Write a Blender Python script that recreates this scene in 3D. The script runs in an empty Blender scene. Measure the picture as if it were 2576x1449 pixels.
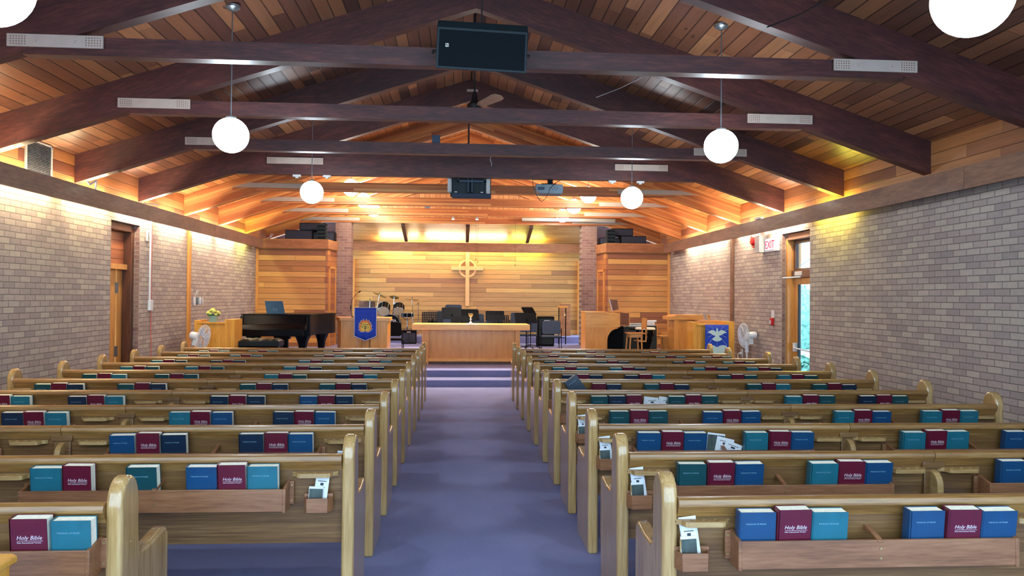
import bpy, math, random
from mathutils import Vector, Matrix
from math import sin, cos, pi, radians, atan2, sqrt, floor

random.seed(7)
SC = bpy.context.scene
COL = SC.collection

# ------------------------------------------------------------------ camera
FPX, YAW, PITCH, ROLL, EYE = 1905.0, .0676, .0126, .0084, 1.7
_w = Vector((sin(YAW)*cos(PITCH), cos(YAW)*cos(PITCH), sin(PITCH)))
_r0 = Vector((cos(YAW), -sin(YAW), 0))
_u0 = _r0.cross(_w)
_r = _r0*cos(ROLL) + _u0*sin(ROLL)
_u = -_r0*sin(ROLL) + _u0*cos(ROLL)
cam_data = bpy.data.cameras.new('camera')
cam_data.sensor_width = 36.0
cam_data.lens = FPX/2576*36
cam_data.clip_start = .05
cam_data.clip_end = 300
cam = bpy.data.objects.new('camera', cam_data)
COL.objects.link(cam)
M = Matrix.Identity(4)
for k in range(3):
    M[k][0], M[k][1], M[k][2] = _r[k], _u[k], -_w[k]
M[2][3] = EYE
cam.matrix_world = M
SC.camera = cam

def at(px, py, X=None, Y=None, Z=None):
    """point of the room seen at a photo pixel, on the plane X=, Y= or Z="""
    d = _w + _r*((px-1288)/FPX) - _u*((py-724.5)/FPX)
    t = X/d.x if X is not None else Y/d.y if Y is not None else (Z-EYE)/d.z
    return Vector((d.x*t, d.y*t, d.z*t+EYE))

# ------------------------------------------------------------------ world, exposure
world = bpy.data.worlds.new('world')
SC.world = world
world.use_nodes = True
wn = world.node_tree.nodes
wn['Background'].inputs[0].default_value = (.52, .76, 1.0, 1)
wn['Background'].inputs[1].default_value = 2.4
SC.view_settings.view_transform = 'Standard'
SC.view_settings.look = 'None'
SC.view_settings.gamma = 1
SC.view_settings.use_curve_mapping = False
SC.view_settings.exposure = 1.38
try:
    SC.cycles.use_denoising = True
    SC.cycles.max_bounces = 6
    SC.cycles.diffuse_bounces = 4
    SC.cycles.glossy_bounces = 3
    SC.cycles.transmission_bounces = 4
    SC.cycles.sample_clamp_indirect = 6
    SC.cycles.caustics_reflective = False
    SC.cycles.caustics_refractive = False
except Exception:
    pass

# ------------------------------------------------------------------ materials
def lin(c):
    return tuple((v/255/12.92 if v/255 <= .04045 else ((v/255+.055)/1.055)**2.4) for v in c)

class G:
    def __init__(s, name, rough=.5, metal=0, coat=0, spec=.5):
        s.m = bpy.data.materials.new(name)
        s.m.use_nodes = True
        s.t = s.m.node_tree
        s.b = s.t.nodes['Principled BSDF']
        s.b.inputs['Roughness'].default_value = rough
        s.b.inputs['Metallic'].default_value = metal
        s.b.inputs['Coat Weight'].default_value = coat
        s.b.inputs['Coat Roughness'].default_value = .15
        s.b.inputs['Specular IOR Level'].default_value = spec
    def put(s, sock, v):
        if hasattr(v, 'outputs'): v = v.outputs[0]
        if hasattr(v, 'is_output'): s.t.links.new(v, sock)
        else:
            if isinstance(v, tuple) and len(v) == 3 and sock.type == 'RGBA': v = v+(1,)
            sock.default_value = v
    def n(s, kind, *ins, **props):
        nd = s.t.nodes.new('ShaderNode'+kind)
        for k, v in props.items(): setattr(nd, k, v)
        for i, v in enumerate(ins):
            if v is not None: s.put(nd.inputs[i], v)
        return nd
    def ma(s, op, a, b=None, c=None):
        return s.n('Math', a, b, c, operation=op).outputs[0]
    def xyz(s):
        o = s.n('TexCoord').outputs['Object']
        q = s.n('SeparateXYZ', o)
        return [q.outputs[0], q.outputs[1], q.outputs[2]], o
    def comb(s, a, b, c=0.0):
        return s.n('CombineXYZ', a, b, c).outputs[0]
    def noise(s, vec, scale=5, detail=3, rough=.5):
        nd = s.n('TexNoise')
        s.put(nd.inputs['Vector'], vec); nd.inputs['Scale'].default_value = scale
        nd.inputs['Detail'].default_value = detail; nd.inputs['Roughness'].default_value = rough
        return nd.outputs[0]
    def ramp(s, fac, stops, const=False):
        nd = s.n('ValToRGB', fac)
        e = nd.color_ramp
        if const: e.interpolation = 'CONSTANT'
        while len(e.elements) < len(stops): e.elements.new(.5)
        for el, (p, c) in zip(e.elements, stops):
            el.position = p; el.color = (c[0], c[1], c[2], 1)
        return nd.outputs[0]
    def mix(s, fac, a, b, mode='MIX'):
        nd = s.t.nodes.new('ShaderNodeMix'); nd.data_type = 'RGBA'; nd.blend_type = mode
        s.put(nd.inputs[0], fac); s.put(nd.inputs[6], a); s.put(nd.inputs[7], b)
        return nd.outputs[2]
    def color(s, c): s.put(s.b.inputs['Base Color'], c); return s
    def bump(s, h, strength=.3, dist=.01):
        nd = s.n('Bump'); nd.inputs['Strength'].default_value = strength
        nd.inputs['Distance'].default_value = dist
        s.put(nd.inputs['Height'], h); s.t.links.new(nd.outputs[0], s.b.inputs['Normal']); return s

def plain(name, rgb, rough=.5, metal=0, coat=0, var=.12, scale=8, spec=.5):
    g = G(name, rough, metal, coat, spec)
    _, o = g.xyz()
    n = g.noise(o, scale, 4)
    c = lin(rgb)
    g.color(g.ramp(n, [(.3, tuple(v*(1-var) for v in c)), (.7, tuple(min(1, v*(1+var)) for v in c))]))
    return g.m

def wood(name, rgbs, axis='x', rough=.4, coat=.3, fine=60, along=1.6, rand=True):
    g = G(name, rough, 0, coat)
    (x, y, z), o = g.xyz()
    v = {'x': (x, y, z), 'y': (y, x, z), 'z': (z, x, y)}[axis]
    sh = g.n('ObjectInfo').outputs['Random'] if rand else 0.0
    a = g.ma('MULTIPLY_ADD', sh, 37.0, v[0]) if rand else v[0]
    v1 = g.comb(g.ma('MULTIPLY', a, along), g.ma('MULTIPLY', v[1], fine*.22), g.ma('MULTIPLY', v[2], fine*.22))
    v2 = g.comb(g.ma('MULTIPLY', a, along*2.5), g.ma('MULTIPLY', v[1], fine), g.ma('MULTIPLY', v[2], fine))
    n1 = g.noise(v1, 1, 4, .6); n2 = g.noise(v2, 1.6, 4, .65)
    f = g.ma('MULTIPLY_ADD', n2, .5, g.ma('MULTIPLY', n1, .5))
    cs = [lin(c) for c in rgbs]
    g.color(g.ramp(f, [(.34+.32*i/(len(cs)-1), c) for i, c in enumerate(cs)]))
    g.bump(n2, .12, .002)
    return g.m

def planks(name, rgbs, u=0, v=2, width=.135, length=2.4, gap=.035, rough=.45, coat=.1, knots=0, seed=0.0, groove=.25, off=0.0):
    g = G(name, rough, 0, coat)
    q, o = g.xyz()
    U, V = q[u], q[v]; Wc = q[3-u-v]
    vr = g.ma('MULTIPLY_ADD', V, 1/width, 50.0+off)
    row = g.ma('FLOOR', vr); fr = g.ma('FRACT', vr)
    h = g.n('TexWhiteNoise', g.comb(row, seed, 0.0)).outputs[0]
    ur = g.ma('MULTIPLY_ADD', h, 7.0, g.ma('MULTIPLY', U, 1/length))
    colm = g.ma('FLOOR', ur); fu = g.ma('FRACT', ur)
    rnd = g.n('TexWhiteNoise', g.comb(row, colm, seed+3.7)).outputs[0]
    cs = [lin(c) for c in rgbs]
    base = g.ramp(rnd, [(i/(len(cs)-1) if len(cs) > 1 else 0, c) for i, c in enumerate(cs)])
    sh = g.ma('MULTIPLY', rnd, 60.0)
    n1 = g.noise(g.comb(g.ma('ADD', g.ma('MULTIPLY', U, 1.4), sh), g.ma('ADD', g.ma('MULTIPLY', V, 22.0), sh), g.ma('MULTIPLY', Wc, 22.0)), 1, 4, .6)
    n2 = g.noise(g.comb(g.ma('ADD', g.ma('MULTIPLY', U, 5.0), sh), g.ma('MULTIPLY', V, 110.0), g.ma('MULTIPLY', Wc, 110.0)), 1, 3, .6)
    gr = g.ma('MULTIPLY_ADD', n1, .7, g.ma('MULTIPLY_ADD', n2, .35, .42))
    c = g.mix(1.0, base, g.comb(gr, gr, gr), 'MULTIPLY')
    if knots:
        vo = g.n('TexVoronoi'); g.put(vo.inputs['Vector'], g.comb(g.ma('MULTIPLY', U, 2.2), g.ma('MULTIPLY', V, 5.5), 0.0)); vo.inputs['Scale'].default_value = knots
        k = g.ma('LESS_THAN', vo.outputs[0], .085)
        c = g.mix(g.ma('MULTIPLY', k, .6), c, lin((50, 25, 15)))
    e = g.ma('MINIMUM', fr, g.ma('SUBTRACT', 1.0, fr))
    e2 = g.ma('MULTIPLY', g.ma('MINIMUM', fu, g.ma('SUBTRACT', 1.0, fu)), length/width)
    e = g.ma('MINIMUM', e, g.ma('ADD', e2, gap*.4))
    gm = g.n('MapRange', e, gap*.35, gap, 0.0, 1.0).outputs[0]
    c = g.mix(gm, g.mix(1.0, c, (groove, groove*.9, groove*.85), 'MULTIPLY'), c)
    g.color(c)
    g.bump(gm, .5, .006)
    return g.m

def brick(name, u, rgbs, mortar):
    g = G(name, .85)
    q, o = g.xyz()
    v = g.comb(q[u], q[2], 0.0)
    wob = g.noise(v, 3.0, 2)
    v = g.comb(q[u], g.ma('MULTIPLY_ADD', wob, .012, q[2]), 0.0)
    b = g.n('TexBrick')
    g.put(b.inputs['Vector'], v)
    b.offset = .5; b.squash = 1
    b.inputs['Scale'].default_value = 1
    b.inputs['Mortar Size'].default_value = .005
    b.inputs['Mortar Smooth'].default_value = .3
    b.inputs['Bias'].default_value = 0
    b.inputs['Brick Width'].default_value = .2117
    b.inputs['Row Height'].default_value = .0705
    b.inputs['Color1'].default_value = (0, 0, 0, 1)
    b.inputs['Color2'].default_value = (1, 1, 1, 1)
    b.inputs['Mortar'].default_value = (.5, .5, .5, 1)
    cs = [lin(c) for c in rgbs]
    c = g.ramp(b.outputs['Color'], [(i/(len(cs)-1), k) for i, k in enumerate(cs)])
    n = g.noise(o, 28, 4, .7)
    n2 = g.noise(o, 1.3, 2)
    f = g.ma('MULTIPLY_ADD', n, .45, g.ma('MULTIPLY_ADD', n2, .3, .62))
    c = g.mix(1.0, c, g.comb(f, f, f), 'MULTIPLY')
    c = g.mix(b.outputs['Fac'], c, lin(mortar))
    g.color(c)
    hgt = g.ma('MULTIPLY_ADD', n, .25, g.ma('SUBTRACT', 1.0, b.outputs['Fac']))
    g.bump(hgt, .9, .012)
    return g.m

def emit(name, rgb, strength):
    m = bpy.data.materials.new(name); m.use_nodes = True
    t = m.node_tree; t.nodes.clear()
    e = t.nodes.new('ShaderNodeEmission'); e.inputs[0].default_value = (*rgb, 1); e.inputs[1].default_value = strength
    o = t.nodes.new('ShaderNodeOutputMaterial'); t.links.new(e.outputs[0], o.inputs[0])
    return m

OAK = [(104, 70, 38), (150, 112, 66), (186, 150, 98)]
MT = {}
MT['oak_x'] = wood('oak along', [(84, 56, 30), (116, 82, 46), (144, 108, 66)], 'x', .4, .25, fine=80, along=.8)
MT['oak_rail'] = wood('oak rail', [(112, 76, 38), (142, 102, 54), (168, 128, 74)], 'x', .36, .3)
MT['oak_z'] = wood('oak upright', [(144, 108, 60), (176, 140, 88), (198, 166, 112)], 'z', .25, .8, fine=70, along=1.2)
MT['oak_rack'] = wood('rack wood', [(104, 64, 40), (134, 88, 56), (156, 108, 74)], 'x', .4, .2)
MT['oak_holder'] = wood('holder wood', [(134, 100, 58), (166, 132, 82), (190, 158, 104)], 'x', .4, .2)
MT['altar_x'] = wood('altar oak along', [(214, 142, 52), (236, 170, 76), (246, 190, 100)], 'x', .35, .4)
MT['altar_z'] = wood('altar oak upright', [(206, 128, 42), (228, 154, 60), (238, 170, 78)], 'z', .35, .4)
MT['pale_z'] = wood('pale oak upright', [(186, 122, 50), (210, 148, 74), (222, 164, 90)], 'z', .4, .3)
MT['pale_x'] = wood('pale oak along', [(178, 118, 54), (206, 146, 76), (220, 164, 94)], 'x', .4, .3)
MT['gold_z'] = wood('golden oak upright', [(196, 130, 36), (222, 158, 56), (234, 176, 78)], 'z', .4, .3)
MT['fascia'] = wood('fascia wood', [(96, 64, 48), (122, 84, 62), (142, 102, 78)], 'y', .55, .05, fine=30)
MT['fascia_x'] = wood('fascia wood across', [(132, 84, 50), (160, 106, 66), (180, 128, 84)], 'x', .5, .1, fine=30)
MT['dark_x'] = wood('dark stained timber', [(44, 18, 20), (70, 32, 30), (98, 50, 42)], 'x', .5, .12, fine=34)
MT['dark_z'] = wood('dark stained upright', [(62, 34, 22), (92, 54, 34), (116, 72, 46)], 'z', .45, .2)
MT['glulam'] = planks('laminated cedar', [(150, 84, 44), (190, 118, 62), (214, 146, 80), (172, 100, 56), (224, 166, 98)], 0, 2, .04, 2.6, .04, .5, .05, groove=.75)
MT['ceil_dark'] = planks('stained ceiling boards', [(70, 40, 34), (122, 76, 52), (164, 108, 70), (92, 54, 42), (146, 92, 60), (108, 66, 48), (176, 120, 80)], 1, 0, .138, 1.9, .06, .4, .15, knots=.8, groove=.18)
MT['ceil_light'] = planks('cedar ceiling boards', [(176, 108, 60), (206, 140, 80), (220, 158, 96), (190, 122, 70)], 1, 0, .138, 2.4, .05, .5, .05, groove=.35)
MT['boards_side'] = planks('clerestory boards', [(150, 92, 54), (178, 116, 68), (196, 134, 84), (128, 74, 50)], 1, 2, .14, 1.3, .04, .5, .05, groove=.35)
MT['boards_back'] = planks('back wall boards', [(150, 110, 62), (190, 146, 84), (204, 164, 96), (172, 128, 72), (210, 168, 92), (146, 102, 66)], 0, 2, .131, 2.6, .055, .45, .1, groove=.28)
MT['boards_room'] = planks('storage room boards', [(158, 102, 56), (210, 156, 86), (186, 126, 68), (140, 86, 58), (204, 146, 74), (220, 170, 94), (168, 110, 62)], 0, 2, .135, 3.2, .055, .45, .1, groove=.25, seed=2.0)
MT['boards_angle'] = planks('storage room side boards', [(150, 88, 46), (190, 126, 66), (168, 102, 56), (134, 76, 50)], 1, 2, .135, 3.2, .045, .45, .1, groove=.35, seed=5.0)
MT['boards_transom'] = planks('door transom boards', [(150, 86, 52), (168, 102, 64)], 1, 2, .14, 3, .04, .4, .15, seed=8.0)
BR = [(154, 142, 138), (166, 152, 146), (174, 161, 152), (182, 171, 158), (160, 146, 142)]
MT['brick_y'] = brick('brick side wall', 1, BR, (122, 113, 108))
MT['brick_x'] = brick('brick facing', 0, [(122, 92, 88), (138, 108, 100), (148, 122, 110)], (170, 156, 146))
def carpet():
    g = G('blue carpet', .95, spec=.15)
    _, o = g.xyz()
    n = g.noise(o, 160, 4, .8); n2 = g.noise(o, 1.1, 3)
    c = g.ramp(g.ma('MULTIPLY_ADD', n2, .25, g.ma('MULTIPLY', n, .75)), [(.3, lin((98, 104, 148))), (.5, lin((132, 138, 184))), (.7, lin((166, 168, 214)))])
    g.color(c); g.bump(n, .5, .006)
    return g.m
MT['carpet'] = carpet()
MT['black'] = plain('black plastic', (5, 6, 10), .6, var=.2, spec=.12)
MT['black_gloss'] = plain('black lacquer', (4, 6, 13), .3, coat=0, var=.1, spec=.14)
MT['black_leather'] = plain('black leather', (12, 24, 28), .4, var=.25, scale=30, spec=.3)
MT['charcoal'] = plain('charcoal cloth', (52, 60, 78), .9, var=.15, scale=60)
MT['slate'] = plain('slate blue cloth', (58, 74, 92), .8, var=.12, scale=60)
MT['laptop_blue'] = plain('laptop blue', (40, 88, 120), .4, var=.08)
MT['teal_black'] = plain('dark green black grille', (8, 30, 36), .6, var=.2)
MT['plate'] = plain('painted steel plate', (176, 158, 146), .55, var=.06)
MT['plate_light'] = plain('grey steel plate', (168, 162, 150), .5, var=.05)
MT['chrome'] = plain('chrome', (200, 204, 210), .15, 1.0, var=.05)
MT['brass'] = plain('cymbal bronze', (196, 172, 116), .3, .8, var=.15)
MT['white'] = plain('white plastic', (214, 222, 232), .4, var=.05)
MT['offwhite'] = plain('off white enamel', (190, 190, 188), .5, var=.06)
MT['grey'] = plain('grey plastic', (112, 128, 140), .5, var=.08)
MT['drumhead'] = plain('drum skin', (196, 178, 140), .6, var=.08)
MT['red'] = plain('red enamel', (190, 24, 28), .35, var=.08)
MT['redcord'] = plain('red cord', (206, 90, 74), .5, var=.08)
MT['paper'] = plain('white paper', (214, 216, 218), .8, var=.05, scale=20)
MT['paper_dark'] = plain('printed photo', (44, 58, 52), .5, var=.7, scale=25)
MT['ink'] = plain('black ink', (40, 44, 52), .7, var=.1)
MT['pages'] = plain('page edges', (248, 244, 222), .8, var=.08, scale=60)
MT['maroon'] = plain('maroon cover', (90, 10, 38), .38, coat=.15, var=.12)
MT['teal'] = plain('teal cover', (22, 98, 114), .38, coat=.2, var=.16)
MT['blue'] = plain('blue cover', (8, 64, 104), .38, coat=.2, var=.16)
MT['navy'] = plain('navy cover', (8, 36, 60), .38, coat=.2, var=.16)
MT['green'] = plain('dark green cover', (10, 66, 72), .38, coat=.2, var=.16)
MT['title'] = plain('silver lettering', (226, 214, 220), .4, .2, var=.05)
MT['title_blue'] = plain('pale blue lettering', (130, 176, 196), .4, .2, var=.05)
MT['cross_wood'] = wood('cross wood', [(214, 160, 92), (228, 178, 110), (238, 192, 128)], 'z', .4, .2)
MT['dark'] = plain('dark recess', (26, 20, 18), .8, var=.1)
MT['banner_blue'] = plain('royal blue cloth', (14, 62, 178), .7, var=.14, scale=6)
MT['banner_edge'] = plain('pale lilac braid', (190, 196, 220), .7, var=.05)
MT['flame_orange'] = plain('orange felt', (232, 106, 40), .8, var=.08)
MT['flame_yellow'] = plain('yellow felt', (244, 204, 96), .8, var=.06)
MT['leaf'] = plain('green felt', (30, 92, 62), .8, var=.2)
MT['dove'] = plain('pale aqua satin', (186, 214, 216), .6, var=.05)
MT['pot'] = plain('pale green pot', (150, 186, 170), .5, var=.05)
MT['petal'] = plain('yellow petals', (222, 226, 120), .7, var=.25, scale=40)
MT['foliage'] = plain('green leaves', (52, 110, 58), .7, var=.4, scale=30)
MT['metal_grey'] = plain('brushed metal', (140, 146, 150), .35, .8, var=.1)
MT['screen_case'] = plain('grey screen case', (158, 158, 150), .5, var=.04)
MT['blade'] = plain('fan blade', (170, 140, 110), .4, coat=.3, var=.25, scale=4)
MT['brown_bin'] = plain('dark grey panel', (52, 60, 58), .7, var=.1)
MT['wire'] = plain('black wire', (24, 18, 20), .6, var=.05)
MT['bright_room'] = plain('pale wall beyond', (230, 224, 210), .8, var=.03)
MT['cord_white'] = plain('white cable', (206, 206, 214), .5, var=.04)
MT['outside'] = plain('outside paving', (190, 196, 200), .9, var=.1)
MT['hedge'] = plain('hedge green', (120, 170, 150), .9, var=.5, scale=9)
MT['stain'] = plain('amber wood', (128, 58, 24), .4, var=.4)
g = G('window glass', .03); g.b.inputs['Transmission Weight'].default_value = 1; g.b.inputs['IOR'].default_value = 1.02
g.color((.95, .98, 1)); MT['glass'] = g.m

# ------------------------------------------------------------------ mesh helpers
class MB:
    def __init__(s): s.v = []; s.f = []
    def add(s, vs, fs, M=None):
        k = len(s.v)
        s.v += [tuple(M @ Vector(p)) if M else tuple(p) for p in vs]
        s.f += [tuple(i+k for i in f) for f in fs]
        return s
    def box(s, x0, x1, y0, y1, z0, z1, M=None):
        vs = [(x, y, z) for z in (z0, z1) for y in (y0, y1) for x in (x0, x1)]
        return s.add(vs, [(0, 2, 3, 1), (4, 5, 7, 6), (0, 1, 5, 4), (2, 6, 7, 3), (0, 4, 6, 2), (1, 3, 7, 5)], M)
    def prism(s, pts, a, b, axis='x', M=None):
        """outline pts extruded from a to b along axis; pts are the other two coordinates in xyz order"""
        n = len(pts)
        def mk(p, t): return {'x': (t, p[0], p[1]), 'y': (p[0], t, p[1]), 'z': (p[0], p[1], t)}[axis]
        vs = [mk(p, a) for p in pts]+[mk(p, b) for p in pts]
        fs = [tuple(range(n-1, -1, -1)), tuple(range(n, 2*n))]+[(i, (i+1) % n, (i+1) % n+n, i+n) for i in range(n)]
        return s.add(vs, fs, M)
    def lathe(s, prof, c=(0, 0, 0), seg=24, M=None):
        """prof: (radius, z) list"""
        vs = []; fs = []
        for r, z in prof:
            for k in range(seg):
                a = 2*pi*k/seg
                vs.append((c[0]+r*cos(a), c[1]+r*sin(a), c[2]+z))
        for i in range(len(prof)-1):
            for k in range(seg):
                a = i*seg+k; b = i*seg+(k+1) % seg
                fs.append((a, b, b+seg, a+seg))
        fs.append(tuple(range(seg-1, -1, -1))); fs.append(tuple(range((len(prof)-1)*seg, len(prof)*seg)))
        return s.add(vs, fs, M)
    def ball(s, c, r, seg=24, rings=14, sc=(1, 1, 1)):
        vs = []; fs = []
        for i in range(1, rings):
            t = pi*i/rings
            for k in range(seg):
                a = 2*pi*k/seg
                vs.append((c[0]+sc[0]*r*sin(t)*cos(a), c[1]+sc[1]*r*sin(t)*sin(a), c[2]-sc[2]*r*cos(t)))
        for i in range(rings-2):
            for k in range(seg):
                a = i*seg+k; b = i*seg+(k+1) % seg
                fs.append((a, b, b+seg, a+seg))
        n = len(vs); vs += [(c[0], c[1], c[2]-sc[2]*r), (c[0], c[1], c[2]+sc[2]*r)]
        for k in range(seg):
            fs.append((n, (k+1) % seg, k)); q = (rings-2)*seg
            fs.append((n+1, q+k, q+(k+1) % seg))
        return s.add(vs, fs)
    def tube(s, pts, r, seg=8, closed=False):
        pts = [Vector(p) for p in pts]; n = len(pts)
        rs = r if isinstance(r, (list, tuple)) else [r]*n
        vs = []; fs = []
        prev = None
        for i, p in enumerate(pts):
            d = (pts[min(i+1, n-1)]-pts[max(i-1, 0)]).normalized()
            if prev is None:
                a = d.cross(Vector((0, 0, 1)))
                if a.length < .1: a = d.cross(Vector((1, 0, 0)))
            else:
                a = prev-d*prev.dot(d)
            a.normalize(); prev = a; b = d.cross(a)
            for k in range(seg):
                t = 2*pi*k/seg
                vs.append(tuple(p+(a*cos(t)+b*sin(t))*rs[i]))
        for i in range(n-1):
            for k in range(seg):
                a = i*seg+k; b = i*seg+(k+1) % seg
                fs.append((a, b, b+seg, a+seg))
        fs.append(tuple(range(seg-1, -1, -1))); fs.append(tuple(range((n-1)*seg, n*seg)))
        return s.add(vs, fs)
    def mesh(s, name, smooth=False):
        me = bpy.data.meshes.new(name); me.from_pydata(s.v, [], s.f)
        import bmesh
        bm = bmesh.new(); bm.from_mesh(me); bmesh.ops.recalc_face_normals(bm, faces=bm.faces); bm.to_mesh(me); bm.free()
        if smooth:
            me.polygons.foreach_set('use_smooth', [True]*len(me.polygons))
            try: me.set_sharp_from_angle(angle=radians(38))
            except Exception: pass
        return me
    def build(s, name, mat, parent=None, loc=None, rot=None, bevel=0, smooth=False, world=None, seg=2):
        """links the collected shape as ONE mesh object"""
        if world is not None:
            I = world.inverted(); s.v = [tuple(I @ Vector(p)) for p in s.v]
        me = s.mesh(name, smooth or bevel > 0)
        me.materials.append(MT[mat] if isinstance(mat, str) else mat)
        o = bpy.data.objects.new(name, me); COL.objects.link(o)
        if parent is not None: o.parent = parent
        if world is not None: o.matrix_basis = world
        if loc: o.location = loc
        if rot: o.rotation_euler = rot
        if bevel:
            m = o.modifiers.new('bevel', 'BEVEL'); m.width = bevel; m.segments = seg; m.limit_method = 'ANGLE'; m.angle_limit = radians(40)
        return o

def tag(o, label, cat, group=None, kind=None):
    if label: o['label'] = label
    if cat: o['category'] = cat
    if group: o['group'] = group
    if kind: o['kind'] = kind
    return o
def thing(name, label, cat, loc=(0, 0, 0), rz=0, group=None):
    o = bpy.data.objects.new(name, None); COL.objects.link(o)
    o.empty_display_size = .1
    o.location = loc; o.rotation_euler = (0, 0, rz)
    return tag(o, label, cat, group)
def struct(mb, name, mat, label=None, **k):
    o = mb.build(name, mat, **k); o['kind'] = 'structure'
    if label: o['label'] = label
    return o
def copy_tree(o, parent=None):
    c = o.copy(); COL.objects.link(c); c.parent = parent
    c.matrix_parent_inverse = o.matrix_parent_inverse.copy()
    for ch in [k for k in KIDS.get(o.name, [])]: copy_tree(ch, c)
    return c
KIDS = {}
def index_kids():
    KIDS.clear()
    for o in SC.objects:
        if o.parent: KIDS.setdefault(o.parent.name, []).append(o)
def text_mesh(body, size, extrude=.0006, shear=0, align='LEFT', spacing=1):
    cu = bpy.data.curves.new('lettering', 'FONT'); cu.body = body; cu.size = size; cu.extrude = extrude
    cu.shear = shear; cu.align_x = align; cu.space_character = spacing; cu.resolution_u = 2
    o = bpy.data.objects.new('lettering', cu); COL.objects.link(o)
    dg = bpy.context.evaluated_depsgraph_get()
    me = bpy.data.meshes.new_from_object(o.evaluated_get(dg))
    COL.objects.unlink(o); bpy.data.objects.remove(o)
    me.name = 'lettering'
    return me
def text_obj(name, body, size, mat, parent, loc, rot=(pi/2, 0, 0), **k):
    me = text_mesh(body, size, **k); me.materials.clear(); me.materials.append(MT[mat])
    o = bpy.data.objects.new(name, me); COL.objects.link(o); o.parent = parent; o.location = loc; o.rotation_euler = rot
    return o
ORD = ['nearest', 'second', 'third', 'fourth', 'fifth', 'sixth', 'seventh', 'eighth', 'ninth', 'tenth', 'farthest']

# ------------------------------------------------------------------ room shell
XL, XR, XC = -5.016, 5.304, .145
Y0, YE = -1.2, 22.0
RISE = .3275
def ceil_z(x): return 5.20-RISE*abs(x-XC)
FR = [6.274+1.95*i for i in range(9)]
WALLT = .30
# floor and raised platforms, all carpeted
struct(MB().box(XL-.6, XR+.6, Y0, 14.41, -.1, 0), 'floor', 'carpet', 'blue carpeted floor of the aisle and pews')
struct(MB().box(XL, XR, 14.41, 15.02, -.1, .125), 'trim_step', 'carpet', 'first carpeted step up to the platform', bevel=.01)
struct(MB().box(XL, XR, 15.02, 17.6, -.1, .253), 'trim_platform', 'carpet', 'carpeted platform under the communion table', bevel=.01)
struct(MB().box(XL, XR, 17.6, 20.7, -.1, .45), 'trim_choir_floor', 'carpet', 'carpeted choir floor behind the communion table', bevel=.01)
struct(MB().box(XL+1.6, XR-1.6, 20.7, 22.0, -.1, .63), 'trim_riser', 'carpet', 'carpeted riser along the back wall', bevel=.01)
# side walls: brick with one opening each
def side_wall(name, xa, xb, oy0, oy1, oz, y_end, mat):
    m = MB()
    m.box(xa, xb, Y0, oy0, 0, 3.0); m.box(xa, xb, oy1, y_end, 0, 3.0); m.box(xa, xb, oy0, oy1, oz, 3.0)
    return struct(m, name, mat)
side_wall('wall_left', XL-WALLT, XL, 11.23, 12.20, 2.773, 19.0, 'brick_y')
side_wall('wall_right', XR, XR+WALLT, 11.20, 12.20, 2.785, 19.0, 'brick_y')
# the brick reveals, facing the camera, carry the facing brick
struct(MB().box(XL-WALLT+.13, XL-.001, 12.196, 12.22, 0, 2.773), 'trim_reveal_left', 'brick_x')
struct(MB().box(XR+.001, XR+.05, 12.196, 12.22, 0, 2.785), 'trim_reveal_right', 'brick_x')
# boarded strips above the brick
struct(MB().box(XL-.2, XL+.0, Y0, 22.0, 3.0, 3.62), 'wall_left', 'boards_side')
struct(MB().box(XR-.0, XR+.2, Y0, 22.0, 3.0, 3.62), 'wall_right', 'boards_side')
# ceiling: dark stained boards over the pews, lighter cedar over the platform
def ceil(name, ya, yb, mat):
    m = MB()
    for sg in (-1, 1):
        xo = XL-.2 if sg < 0 else XR+.2
        a, b = (XC, ceil_z(XC)), (xo, ceil_z(xo))
        m.prism([a, b, (b[0], b[1]+.06), (a[0], a[1]+.06)], ya, yb, 'y')
    return struct(m, name, mat)
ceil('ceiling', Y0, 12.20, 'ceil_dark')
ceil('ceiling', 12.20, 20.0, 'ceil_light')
struct(MB().box(XC-.006, XC+.006, Y0, 12.2, 5.185, 5.199), 'trim_ridge', 'dark')

# back wall, its boarded soffit and cove fascia
BX0, BX1 = -2.86, 3.22
struct(MB().box(BX0-.5, BX1+.5, 21.8, 21.95, .5, 4.2), 'wall_back', 'boards_back')
sof = MB().prism([(20.08, 3.66), (21.82, 3.30), (21.82, 3.36), (20.08, 3.72)], BX0-.3, BX1+.3, 'x')
MT['boards_soffit'] = planks('soffit boards', [(190, 134, 76), (206, 150, 86), (214, 160, 96)], 0, 1, .13, 2.6, .05, .5, .05, knots=1.0, groove=.4)
struct(sof, 'ceiling', 'boards_soffit')
zf0, zf1 = at(1170, 634, Y=21.4).z, at(1170, 611, Y=21.4).z
struct(MB().box(BX0-.5, BX1+.5, 21.38, 21.42, zf0, zf1), 'trim_back_fascia', 'fascia_x', 'long wooden cove board across the back wall')
struct(MB().box(XL, XL+1.75, 21.0, 21.1, 3.0, 4.5), 'wall_back_left', 'dark_x')
struct(MB().box(XR-1.75, XR, 21.0, 21.1, 3.0, 4.5), 'wall_back_right', 'dark_x')
# gable wall above the last truss
gb = MB().prism([(XC-4.76, 3.64), (XC+4.76, 3.64), (XC, 5.2)], 20.06, 20.1, 'y')
MT['boards_gable'] = planks('gable boards', [(196, 140, 86), (214, 160, 104), (180, 118, 72), (220, 172, 116)], 2, 0, .138, 3.2, .05, .5, .05, groove=.35, seed=4.0)
struct(gb, 'wall_gable', 'boards_gable')
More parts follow.
